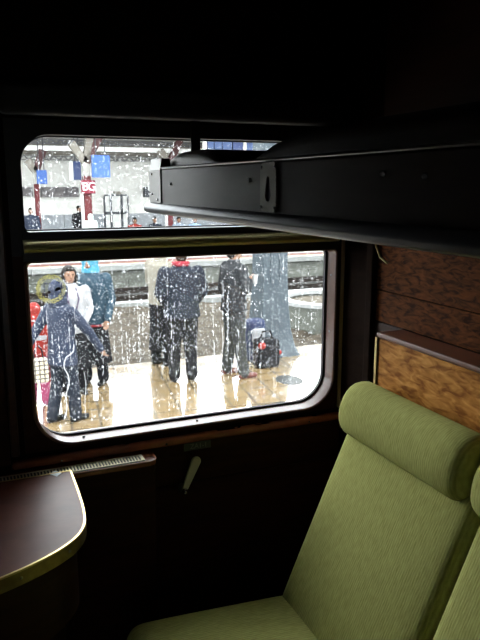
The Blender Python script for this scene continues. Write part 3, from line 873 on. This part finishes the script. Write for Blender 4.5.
def column(u, Y, wpx, vt, label, arms, sign):
    c = hy(u, 220, Y); hw = (hy(u + wpx / 2, 220, Y).x - hy(u - wpx / 2, 220, Y).x) / 2
    zt_ = hy(u, vt, Y).z
    t = thing('canopy_column', (c.x, Y, PZ), label, 'column', 'red columns of the far canopy')
    MB().box(c.x - hw, c.x + hw, Y - hw, Y + hw, PZ, zt_).build('shaft', REDCOL, t, bevel=.02)
    MB().box(c.x - hw - .09, c.x - hw - .003, Y - hw * .6, Y + hw, PZ, hy(u, vt + 14, Y).z).build('down_pipe', WHITEP, t, bevel=.02)
    MB().box(c.x - hw * .8, c.x + hw * .8, Y - hw * .8, Y + hw * .8, zt_, zt_ + .55).build('capital', fmat('pale_stone', (.42, .41, .38), .6), t, bevel=.02)
    for (u1, v1, m_) in arms:
        e = hy(u1, v1, Y)
        MB().bar((c.x, Y, zt_ + .45), e, .26, .22, (0, 1, 0)).build('bracket_arm', m_, t, bevel=.02)
    return t, c, hw
RBR = fmat('maroon_paint', (.10, .05, .05), .6)
t1, c1, h1 = column(88.5, 24.0, 7.5, 176, 'red canopy column carrying the lettered sign across the tracks', ((71, 143, TAUPE), (101, 133, RBR), (90, 133, TAUPE)), None)
t2, c2, h2 = column(38.5, 25.5, 5.0, 184, 'red canopy column at the far left of the upper pane', ((27, 160, TAUPE), (43, 150, RBR)), None)
t3, c3, h3 = column(170, 26.0, 5.0, 176, 'red canopy column seen just below the berth rail', ((160, 150, TAUPE), (180, 140, RBR)), None)
# lettered sign
s0 = hy(81, 180, 23.75); s1 = hy(95.5, 193.5, 23.75)
sg = thing('letter_sign', ((s0.x + s1.x) / 2, 23.72, s1.z), 'dark red sign with white letters B and G on the column', 'sign')
MB().box(s0.x, s1.x, 23.72, 24.0 - h1, s1.z, s0.z).build('board', fmat('maroon_board', (.17, .025, .04), .5), sg, bevel=.01)
for ch, k in (('B', .27), ('G', .75)):
    text_mesh('letter', ch, .40, fmat('sign_white', (.8, .8, .8), .5), (s0.x + (s1.x - s0.x) * k, 23.715, (s0.z + s1.z) / 2), (PI / 2, 0, 0), sg, .004)
def board(u0, v0, u1, v1, Y, m_, label, name='sign_board', side=None, th=.12):
    p, q = hy(u0, v0, Y), hy(u1, v1, Y)
    t = thing(name, ((p.x + q.x) / 2, Y, q.z), label, 'sign', 'hanging boards on the far platform')
    MB().box(p.x, q.x, Y, Y + th, q.z, p.z).build('face', m_, t, bevel=.01)
    if side:
        r_ = hy(side[0], v0, Y); MB().box(r_.x, p.x - .003, Y + .01, Y + th, q.z, p.z).build('side_panel', side[1], t, bevel=.01)
    hgt = zr + .12
    for k in (.25, .75): MB().box(p.x + (q.x - p.x) * k - .015, p.x + (q.x - p.x) * k + .015, Y + .04, Y + .07, p.z, max(hgt, p.z + .2)).build('hanger', DARKG, t)
board(91.5, 155, 110.5, 177.5, 23.5, BLUE, 'large blue hanging board right of the lettered sign')
board(73, 161, 81.5, 180, 24.6, NAVYS, 'narrow navy hanging board left of the lettered column', side=(69, WHITEP))
board(36.5, 170, 47.5, 184, 25.1, BLUE, 'small blue hanging board above the far left column')
bb = thing('slatted_board', (hy(235, 145, 23.6).x, 23.6, hy(235, 160, 23.6).z), 'blue slatted board high up beside the blind strap', 'board', 'hanging boards on the far platform')
SLATB = fmat('faded_blue_slat', (.085, .125, .24), .6, noise=((.06, .085, .17), 9))
for (u0, u1, m_) in ((203, 207, WHITEP), (207.5, 214, SLATB), (214.5, 222, SLATB), (222.5, 232, SLATB), (233, 243, NAVYS), (243.5, 246.5, WHITEP), (247, 258, SLATB), (258.5, 272, SLATB)):
    p, q = hy(u0, 128, 23.6), hy(u1, 160, 23.6); p.z = zr + .12
    MB().box(p.x, q.x, 23.6, 23.7, q.z, p.z).build('slat', m_, bb)

# ================================================================== PEOPLE
SKIN = omat('skin', (.48, .28, .19), .55)
def remesh(mb, vox, sm=3):
    me = mb.mesh('tmp', None)
    o = bpy.data.objects.new('tmp', me); COL.objects.link(o)
    md = o.modifiers.new('r', 'REMESH'); md.mode = 'VOXEL'; md.voxel_size = vox
    s = o.modifiers.new('s', 'SMOOTH'); s.iterations = sm; s.factor = .5
    dg = bpy.context.evaluated_depsgraph_get()
    out = bpy.data.meshes.new_from_object(o.evaluated_get(dg))
    bpy.data.objects.remove(o); bpy.data.meshes.remove(me)
    return out
def rbuild(mb, name, m, parent, M, vox, sm=3):
    me = remesh(mb, vox, sm); me.transform(M); me.name = name
    me.materials.clear(); me.materials.append(m)
    me.polygons.foreach_set('use_smooth', [True] * len(me.polygons))
    o = bpy.data.objects.new(name, me); COL.objects.link(o); o.parent = parent
    return o
def lerp(a, b, t): return Vector(a) * (1 - t) + Vector(b) * t

def person(pos, ang, h, label, top, bottom, hair, shoes, pose=None, vox=.009, arms=None, coat=.0, skirt=None, hood=None, legs=None,
           extra=None, seated=False, girth=1.0, lean=0.0, long_hair=False, group=None, sleeves=None, vest=None):
    """local frame: +y is where the person faces, x to their right; 1.75 m tall figure scaled to h"""
    t = thing('person', pos, label, 'person', group)
    S = h / 1.75
    M = Matrix.Rotation(ang, 4, 'Z') @ Matrix.Scale(S, 4)
    dz = -.43 if seated else 0
    HZ_ = .93 + dz
    if legs is None:
        legs = {s: ([(s * .095, 0, HZ_), (s * .10, .44, HZ_ + .0), (s * .10, .44, .09)] if seated else [(s * .095, 0, HZ_), (s * .105, .015, .50), (s * .115, -.02, .09)]) for s in (-1, 1)}
    if arms is None:
        arms = {s: [(s * .205, 0, 1.42 + dz), (s * .26, -.02, 1.13 + dz), (s * .25, .12, .90 + dz)] for s in (-1, 1)}
    g = girth
    torso = [(0, 0, .86, .15, .10), (0, 0, .93, .17, .115), (0, .0, 1.05, .145, .10), (0, .01, 1.2, .155, .11), (0, .01, 1.33, .18, .115), (0, 0, 1.42, .185, .10), (0, 0, 1.47, .10, .075), (0, -.005, 1.50, .06, .06)]
    torso = [(a, b + lean * (z - .9), z + dz, c, d) for a, b, z, c, d in torso]
    ly = lean * .72
    hc_ = Vector((0, .015 + ly, 1.635 + dz))
    # body: one continuous figure
    b = MB(); b.loft(torso, 18)
    b.tube([(0, -.01 + ly * .9, 1.45 + dz), (0, .0 + ly, 1.56 + dz)], [.058, .052], 12)
    b.ball(hc_ + Vector((0, -.012, .02)), (.077, .094, .098), 16, 12)
    b.ball(hc_ + Vector((0, .018, -.045)), (.058, .068, .068), 14, 10)
    b.tube([hc_ + Vector((0, .085, .012)), hc_ + Vector((0, .103, -.022))], [.010, .015], 8)
    b.ball(hc_ + Vector((0, .078, -.058)), (.026, .014, .012), 10, 6)
    for s in (-1, 1): b.ball(hc_ + Vector((s * .080, -.005, -.005)), (.012, .022, .034), 8, 8)
    for s in (-1, 1):
        hp, kn, an = (Vector(q) for q in legs[s])
        b.tube([hp, lerp(hp, kn, .5), kn, lerp(kn, an, .35), an], [.085, .075, .055, .056, .038], 12)
        b.tube([an + Vector((0, -.03, -.04)), an + Vector((0, .06, -.055)), an + Vector((0, .15, -.065))], [.036, .036, .026], 10)
        sh, el, ha = (Vector(q) for q in arms[s])
        b.tube([sh, lerp(sh, el, .5), el, lerp(el, ha, .4), ha], [.052, .047, .038, .036, .026], 12)
        d = (ha - el).normalized()
        side = d.cross(Vector((0, 1, 0)));
        side = side.normalized() if side.length > .2 else Vector((1, 0, 0))
        nrm = side.cross(d).normalized()
        b.tube([ha, ha + d * .045, ha + d * .085], [.024, .030, .026], 10)
        for k, (off, ln) in enumerate(((-.027, .062), (-.009, .075), (.009, .070), (.027, .052))):
            r0 = ha + d * .088 + side * off
            b.tube([r0, r0 + d * ln * .55 + nrm * .010, r0 + d * ln * .9 + nrm * .030], [.0088, .0082, .0068], 8)
        r0 = ha + d * .035 - side * s * .028
        b.tube([r0, r0 + d * .035 - side * s * .022 + nrm * .012, r0 + d * .065 - side * s * .026 + nrm * .022], [.011, .0095, .0075], 8)
    rbuild(b, 'body', SKIN, t, M, vox, 2)
    EYE = omat('eye', (.01, .008, .007), .3)
    for s in (-1, 1):
        me = MB().ball(hc_ + Vector((s * .031, .077, .012)), (.012, .008, .007), 8, 6).xf(M)
        me.v = [q + Vector(pos) for q in me.v]; me.build('eye', EYE, t, smooth=True)
    me = MB().ball(hc_ + Vector((0, .090, -.058)), (.022, .006, .006), 10, 6).xf(M); me.v = [q + Vector(pos) for q in me.v]
    me.build('lips', omat('lips', (.34, .12, .10), .5), t, smooth=True)
    # trousers
    pg = MB()
    pg.loft([(0, 0, .84 + dz, .165 * g, .125 * g), (0, 0, .93 + dz, .178 * g, .130 * g), (0, 0, 1.04 + dz, .158 * g, .118 * g)], 18)
    for s in (-1, 1):
        hp, kn, an = (Vector(q) for q in legs[s])
        pg.tube([hp, lerp(hp, kn, .5), kn, lerp(kn, an, .5), an + Vector((0, 0, -.01))], [.102 * g, .095 * g, .080 * g, .078, .076], 14)
        shm = MB().tube([an + Vector((0, -.045, -.052)), an + Vector((0, .06, -.056)), an + Vector((0, .17, -.062))], [.040, .043, .034], 10)
        shm.ball(an + Vector((0, -.01, -.01)), (.052, .055, .05))
        sm_ = rbuild(shm, 'shoe', shoes, t, M, max(vox, .011), 2)
    if bottom: rbuild(pg, 'trousers', bottom, t, M, vox * 1.3, 3)
    if skirt:
        sk_ = MB().loft([(0, 0, skirt[1], skirt[2], skirt[2] * .8), (0, 0, skirt[1] + .3, skirt[2] * .88, skirt[2] * .68), (0, 0, .93 + dz, .19, .14), (0, 0, 1.06 + dz, .16, .12)], 20)
        rbuild(sk_, 'skirt', skirt[0], t, M, vox * 1.3, 3)
    # jacket
    jk = MB()
    zb = .88 - coat + dz
    secs = [(0, 0, zb, .205 * g + coat * .10, .155 * g + coat * .08), (0, 0, .93 + dz, .200 * g, .150 * g), (0, 0, 1.06 + dz, .185 * g, .142 * g), (0, .01, 1.2 + dz, .195 * g, .15 * g), (0, .01, 1.34 + dz, .212 * g, .15 * g),
            (0, 0, 1.43 + dz, .205 * g, .13 * g), (0, 0, 1.485 + dz, .11, .095), (0, 0, 1.53 + dz, .082, .082)]
    secs = [(a, b_ + lean * max(0, z - dz - .9), z, c, d) for a, b_, z, c, d in secs]
    jk.loft(secs, 22)
    for s in (-1, 1):
        sh, el, ha = (Vector(q) for q in arms[s])
        jk.tube([sh, lerp(sh, el, .5), el, lerp(el, ha, .5), lerp(el, ha, .97)], [.076 * g, .070 * g, .062 * g, .054, .050], 14)
    rbuild(jk, 'jacket', top, t, M, vox * 1.3, 4)
    # hair or hood
    hm = MB()
    if hood:
        hm.ball(hc_ + Vector((0, -.025, .02)), (.112, .118, .135), 18, 12); hm.tube([hc_ + Vector((0, -.03, -.04)), hc_ + Vector((0, -.04, -.13))], [.105, .12], 14)
        rbuild(hm, 'hood', hood, t, M, vox * 1.3, 3)
    else:
        hm.ball(hc_ + Vector((0, -.030, .038)), (.090, .098, .095), 16, 12)
        hm.ball(hc_ + Vector((0, .030, .085)), (.066, .058, .042), 12, 8)
        hm.ball(hc_ + Vector((0, -.055, -.02)), (.074, .055, .075), 12, 8)
        if long_hair:
            for s in (-1, 1): hm.tube([hc_ + Vector((s * .075, -.02, .04)), hc_ + Vector((s * .088, .0, -.05)), hc_ + Vector((s * .085, .0, -.14))], [.03, .032, .022], 10)
            hm.tube([hc_ + Vector((0, -.07, .02)), hc_ + Vector((0, -.085, -.15))], [.075, .065], 12)
        rbuild(hm, 'hair', hair, t, M, vox, 2)
    def part(name, mb, m_, v=None, sm=2):
        return rbuild(mb, name, m_, t, M, v or vox, sm)
    if extra: extra(t, part, hc_, M, pos)
    return t

NAVY = omat('navy_raincoat', (.034, .046, .085), .55, noise=((.05, .065, .11), 5))
NAVY2 = omat('navy_jacket', (.020, .026, .042), .7, noise=((.032, .04, .058), 6))
CHAR = omat('charcoal_wool', (.032, .035, .040), .8, noise=((.05, .053, .058), 8))
GREYT = omat('grey_trousers', (.052, .055, .058), .8, noise=((.075, .078, .08), 9))
BLK = omat('black_cloth', (.014, .014, .018), .8, noise=((.022, .022, .027), 8))
TEAL = omat('turquoise_cloth', (.10, .42, .60), .6, noise=((.14, .5, .7), 7))
SLATE = omat('slate_blue_jacket', (.035, .075, .115), .6, noise=((.055, .11, .155), 7))
WHT = omat('white_cloth', (.62, .62, .64), .8, noise=((.54, .54, .56), 8))
CREAM = omat('cream_jacket', (.48, .44, .36), .8, noise=((.42, .38, .31), 8))
REDJ = omat('red_jacket', (.50, .055, .045), .7, noise=((.40, .05, .04), 8))
PINK = omat('pink_trousers', (.55, .10, .22), .8, noise=((.48, .09, .19), 8))
MINT = fmat('pale_green_raincoat', (.50, .60, .55), .6, noise=((.44, .54, .49), 6))
DKHAIR = omat('dark_hair', (.016, .013, .012), .6, noise=((.03, .024, .02), 30))
BRHAIR = omat('brown_hair', (.05, .03, .02), .6, noise=((.07, .045, .03), 30))
BSHOE = omat('black_leather', (.012, .012, .013), .35, bump=.1)
RSHOE = omat('red_brown_leather', (.22, .075, .06), .45)

def foot(u, v): return hz(u, v, PZ)

# 1 navy raincoat, back to the train, arms spread
person(foot(66, 421), R(-62), 1.52, 'person in a hooded navy raincoat with arms spread, nearest the train', NAVY, NAVY2, DKHAIR, BSHOE,
       arms={-1: [(-.19, -.02, 1.40), (-.26, -.18, 1.14), (-.26, -.36, .90)], 1: [(.19, .02, 1.40), (.24, .22, 1.14), (.24, .40, .88)]},
       legs={-1: [(-.09, 0, .93), (-.10, -.02, .50), (-.10, -.12, .09)], 1: [(.09, 0, .93), (.10, .06, .50), (.10, .08, .09)]},
       coat=.14, hood=NAVY, girth=1.0)
# 2 dark-haired woman in white, facing the train
def ex2(t, part, hc, M, pos):
    for s in (-1, 1):
        part('neck_ribbon', MB().tube([(s * .055, .10, 1.47), (s * .075, .165, 1.33), (s * .035, .175, 1.20), (0, .176, 1.15)], .010, 8), omat('purple_ribbon', (.12, .07, .16), .7))
person(foot(75, 393), R(180 + 6), 1.56, 'dark-haired person in white top with a ribbon round the neck, facing the train', WHT, BLK, DKHAIR, BSHOE,
       arms={-1: [(-.20, 0, 1.42), (-.25, .02, 1.15), (-.14, .16, 1.02)], 1: [(.20, 0, 1.42), (.25, .02, 1.15), (.14, .16, 1.02)]},
       skirt=(BLK, .36, .23), long_hair=True, extra=ex2, coat=.02)
# 3 teal jacket, long dark skirt and boots
def ex3(t, part, hc, M, pos):
    part('red_hem', MB().loft([(0, 0, .80, .225, .175), (0, 0, .835, .225, .175)], 20), omat('red_trim', (.42, .06, .07), .7))
    part('backpack', roundbox(-.15, .15, -.28, -.10, 1.0, 1.46, .06, 5), NAVY)
    for s in (-1, 1): part('boot', MB().tube([(s * .115, -.02, .10), (s * .11, 0, .36)], [.062, .068], 12), BSHOE)
person(foot(95, 383), R(150), 1.68, 'person in slate blue jacket with turquoise hood, long dark skirt and black boots', SLATE, BLK, BRHAIR, BSHOE,
       skirt=(BLK, .30, .25), coat=.06, girth=1.08, extra=ex3, hood=TEAL)
# 4 child in red at the left edge
def ex4(t, part, hc, M, pos):
    part('scarf', MB().tube([(-.13, .03, 1.50), (-.08, .12, 1.44), (.08, .12, 1.44), (.13, .03, 1.50), (0, -.10, 1.50)], .045, 10), WHT)
    part('jacket_flash', MB().loft([(0, 0.01, 1.16, .235, .18), (0, .01, 1.24, .238, .18)], 20), WHT)
ch = foot(40, 404)
person(ch, R(-20), 1.18, 'child in red and white jacket and pink trousers at the left edge of the pane', REDJ, PINK, BRHAIR, omat('pink_shoe', (.4, .1, .2), .5), girth=1.15, hood=REDJ, extra=ex4)
# plaid bag beside the child
def plaid():
    m = bpy.data.materials.new('plaid_cloth'); m.use_nodes = True; nt = m.node_tree; p = nt.nodes['Principled BSDF']
    tc = nt.nodes.new('ShaderNodeTexCoord'); b_ = nt.nodes.new('ShaderNodeTexBrick'); b_.offset = 0
    b_.inputs['Scale'].default_value = 1; b_.inputs['Brick Width'].default_value = .05; b_.inputs['Row Height'].default_value = .05; b_.inputs['Mortar Size'].default_value = .007
    b_.inputs['Color1'].default_value = (.48, .43, .30, 1); b_.inputs['Color2'].default_value = (.42, .37, .26, 1); b_.inputs['Mortar'].default_value = (.05, .04, .04, 1)
    mp = nt.nodes.new('ShaderNodeMapping'); mp.inputs['Rotation'].default_value = (PI / 2, 0, 0)
    nt.links.new(tc.outputs['Object'], mp.inputs['Vector']); nt.links.new(mp.outputs['Vector'], b_.inputs['Vector']); nt.links.new(b_.outputs['Color'], p.inputs['Base Color'])
    p.inputs['Roughness'].default_value = .8
    return m
bp_ = hy(40, 382, ch.y - .32)
bg = thing('plaid_bag', (bp_.x, bp_.y, bp_.z), 'cream and black plaid shopping bag hanging beside the child in red', 'bag')
roundbox(bp_.x - .10, bp_.x + .10, bp_.y - .06, bp_.y + .06, bp_.z, bp_.z + .27, .03, 4).build('bag_body', plaid(), bg, smooth=True)
MB().box(bp_.x + .104, bp_.x + .135, bp_.y - .05, bp_.y + .05, bp_.z - .02, bp_.z + .31).build('red_side', REDJ, bg, bevel=.008)
for dx in (-.05, .05): MB().tube([(bp_.x + dx, bp_.y, bp_.z + .26), (bp_.x + dx * .8, bp_.y, bp_.z + .36), (bp_.x + dx * .2, bp_.y + .05, bp_.z + .40)], .008, 8).build('strap', BLK, bg, smooth=True)
# 5 man with red scarf, back to the train
def ex5(t, part, hc, M, pos):
    m_ = MB(); m_.tube([(.085, .02, 1.52), (.05, .085, 1.51), (-.05, .085, 1.51), (-.085, .02, 1.52), (-.06, -.075, 1.525), (.06, -.075, 1.525), (.085, .02, 1.52)], .036, 10)
    part('scarf', m_, omat('red_scarf', (.45, .05, .07), .8))
person(foot(183, 380), R(-6), 1.76, 'man in navy jacket with a red scarf, standing with his back to the train', NAVY2, BLK, BRHAIR, BSHOE,
       arms={-1: [(-.21, 0, 1.41), (-.28, .0, 1.14), (-.20, .14, 1.0)], 1: [(.21, 0, 1.41), (.29, .02, 1.15), (.22, .14, 1.0)]}, girth=1.16, coat=.04, extra=ex5)
# 6 person in a cream jacket behind him
person(foot(163, 364), R(-60), 1.74, 'person in cream jacket half hidden behind the man with the red scarf', CREAM, BLK, BRHAIR, BSHOE,
       arms={-1: [(-.20, 0, 1.42), (-.28, .06, 1.16), (-.16, .20, 1.18)], 1: [(.20, 0, 1.42), (.28, .0, 1.15), (.24, .12, .95)]}, skirt=(BLK, .22, .22), girth=1.08)
# 7 man holding a white cup
f7 = foot(234, 376)
def ex7(t, part, hc, M, pos):
    part('shirt_collar', MB().loft([(0, 0, 1.49, .085, .085), (0, 0, 1.54, .068, .070)], 16), omat('grey_shirt', (.2, .2, .21), .8))
person(f7, R(-85), 1.78, 'man in dark jacket and grey trousers holding a white cup', CHAR, GREYT, DKHAIR, RSHOE,
       arms={-1: [(-.21, 0, 1.42), (-.27, -.03, 1.13), (-.23, .08, .92)], 1: [(.205, 0, 1.42), (.27, .04, 1.16), (.14, .15, 1.26)]}, girth=1.06, extra=ex7,
       legs={-1: [(-.095, 0, .93), (-.11, .015, .50), (-.15, -.03, .09)], 1: [(.095, 0, .93), (.12, .015, .50), (.16, .06, .09)]})
Mh = Matrix.Rotation(R(-85), 4, 'Z') @ Matrix.Scale(1.78 / 1.75, 4)
hp_ = Mh @ Vector((.112, .24, 1.22)) + Vector(f7)
cu_ = thing('paper_cup', (hp_.x, hp_.y, hp_.z), 'white paper cup in the hand of the man by the column', 'cup')
m = MB(); L = [[(hp_.x + r_ * math.cos(2 * PI * k / 20), hp_.y + r_ * math.sin(2 * PI * k / 20), hp_.z + z) for k in range(20)] for r_, z in ((.002, .004), (.033, .0), (.045, .115), (.041, .115), (.031, .006))]
m.strip(L, closed=False).build('cup_wall', omat('white_paper', (.75, .75, .75), .6), cu_, auto=40)
annulus(hp_.x, hp_.y, [(.041, hp_.z + .112), (.048, hp_.z + .112), (.048, hp_.z + .122), (.041, hp_.z + .122)], 20).build('rim', omat('white_paper', (0, 0, 0)), cu_)

# bags on the ground at the foot of the column
b0 = foot(266, 366)
lg = thing('travel_bag', (b0.x, b0.y, PZ), 'dark travel bag with red tags standing at the foot of the column', 'bag')
roundbox(b0.x - .17, b0.x + .17, b0.y - .13, b0.y + .13, PZ, PZ + .40, .06, 6).build('bag_body', BLK, lg, smooth=True)
MB().tube([(b0.x - .10, b0.y, PZ + .38), (b0.x - .06, b0.y, PZ + .50), (b0.x + .06, b0.y, PZ + .50), (b0.x + .10, b0.y, PZ + .38)], .014, 8).build('handle', BLK, lg, smooth=True)
MB().ball((b0.x - .12, b0.y - .12, PZ + .33), (.06, .04, .05), 10, 8).build('red_tag', REDJ, lg, smooth=True)
MB().ball((b0.x + .16, b0.y - .06, PZ + .20), (.05, .05, .04), 10, 8).build('red_tag', REDJ, lg, smooth=True)
b1 = foot(255, 360)
lg = thing('rucksack', (b1.x, b1.y, PZ), 'blue and white rucksack leaning against the column behind the travel bag', 'bag')
roundbox(b1.x - .15, b1.x + .13, b1.y - .12, b1.y + .10, PZ, PZ + .62, .07, 6).build('bag_body', omat('blue_nylon', (.05, .07, .16), .6), lg, smooth=True)
roundbox(b1.x - .11, b1.x + .09, b1.y - .17, b1.y - .11, PZ + .30, PZ + .50, .03, 4).build('pocket', WHT, lg, smooth=True)

# ------------------------------------------------------------------ people across the tracks
FG = 'people on the far platform'
FV = .02
def far(u, Y, label, top, seated, ang, h, bottom=BLK, hair=DKHAIR, **k):
    p = hy(u, 230, Y); person((p.x, Y, PZ), ang, h, label, top, bottom, hair, BSHOE, vox=FV, group=FG, seated=seated, **k)
far(32, 24.2, 'distant person in dark blue at the left edge of the upper pane', NAVY, False, R(170), 1.72)
far(80, 25.2, 'distant person in black half hidden by the lettered column', BLK, False, R(200), 1.74)
far(91, 22.9, 'distant person in a pale mint raincoat in front of the lettered column', MINT, False, R(30), 1.52, hood=MINT, girth=1.5, coat=.35)
far(135, 24.6, 'distant seated person in a red jacket beside the white door', REDJ, True, R(176), 1.72)
far(155, 24.6, 'distant seated person in dark navy between red jacket and far column', NAVY2, True, R(184), 1.74)
far(179, 24.6, 'distant seated person in grey just below the berth rail end', fmat('grey_coat', (.16, .19, .23), .8), True, R(180), 1.72)
far(195, 24.6, 'distant seated person in pale blue, rightmost below the berth rail', fmat('pale_blue_coat', (.2, .3, .42), .8), True, R(176), 1.68)
x0 = hy(122, 230, 24.65).x; x1 = hy(204, 230, 24.65).x
bn = thing('bench', ((x0 + x1) / 2, 24.7, PZ), 'long wooden bench on the far platform under the seated people', 'bench')
for k in range(3): MB().box(x0, x1, 24.42 + .15 * k, 24.55 + .15 * k, PZ + .385, PZ + .415).build('seat_slat', fmat('bench_wood', (.14, .08, .04), .6), bn, bevel=.005)
for k in range(2): MB().box(x0, x1, 24.93, 24.96, PZ + .52 + .15 * k, PZ + .63 + .15 * k).build('back_slat', fmat('bench_wood', (0, 0, 0)), bn, bevel=.005)
for k in range(4):
    x = x0 + .15 + (x1 - x0 - .3) * k / 3
    MB().box(x - .03, x + .03, 24.45, 24.50, PZ, PZ + .385).build('leg', DARKG, bn); MB().box(x - .03, x + .03, 24.88, 24.93, PZ, PZ + .80).build('leg', DARKG, bn)
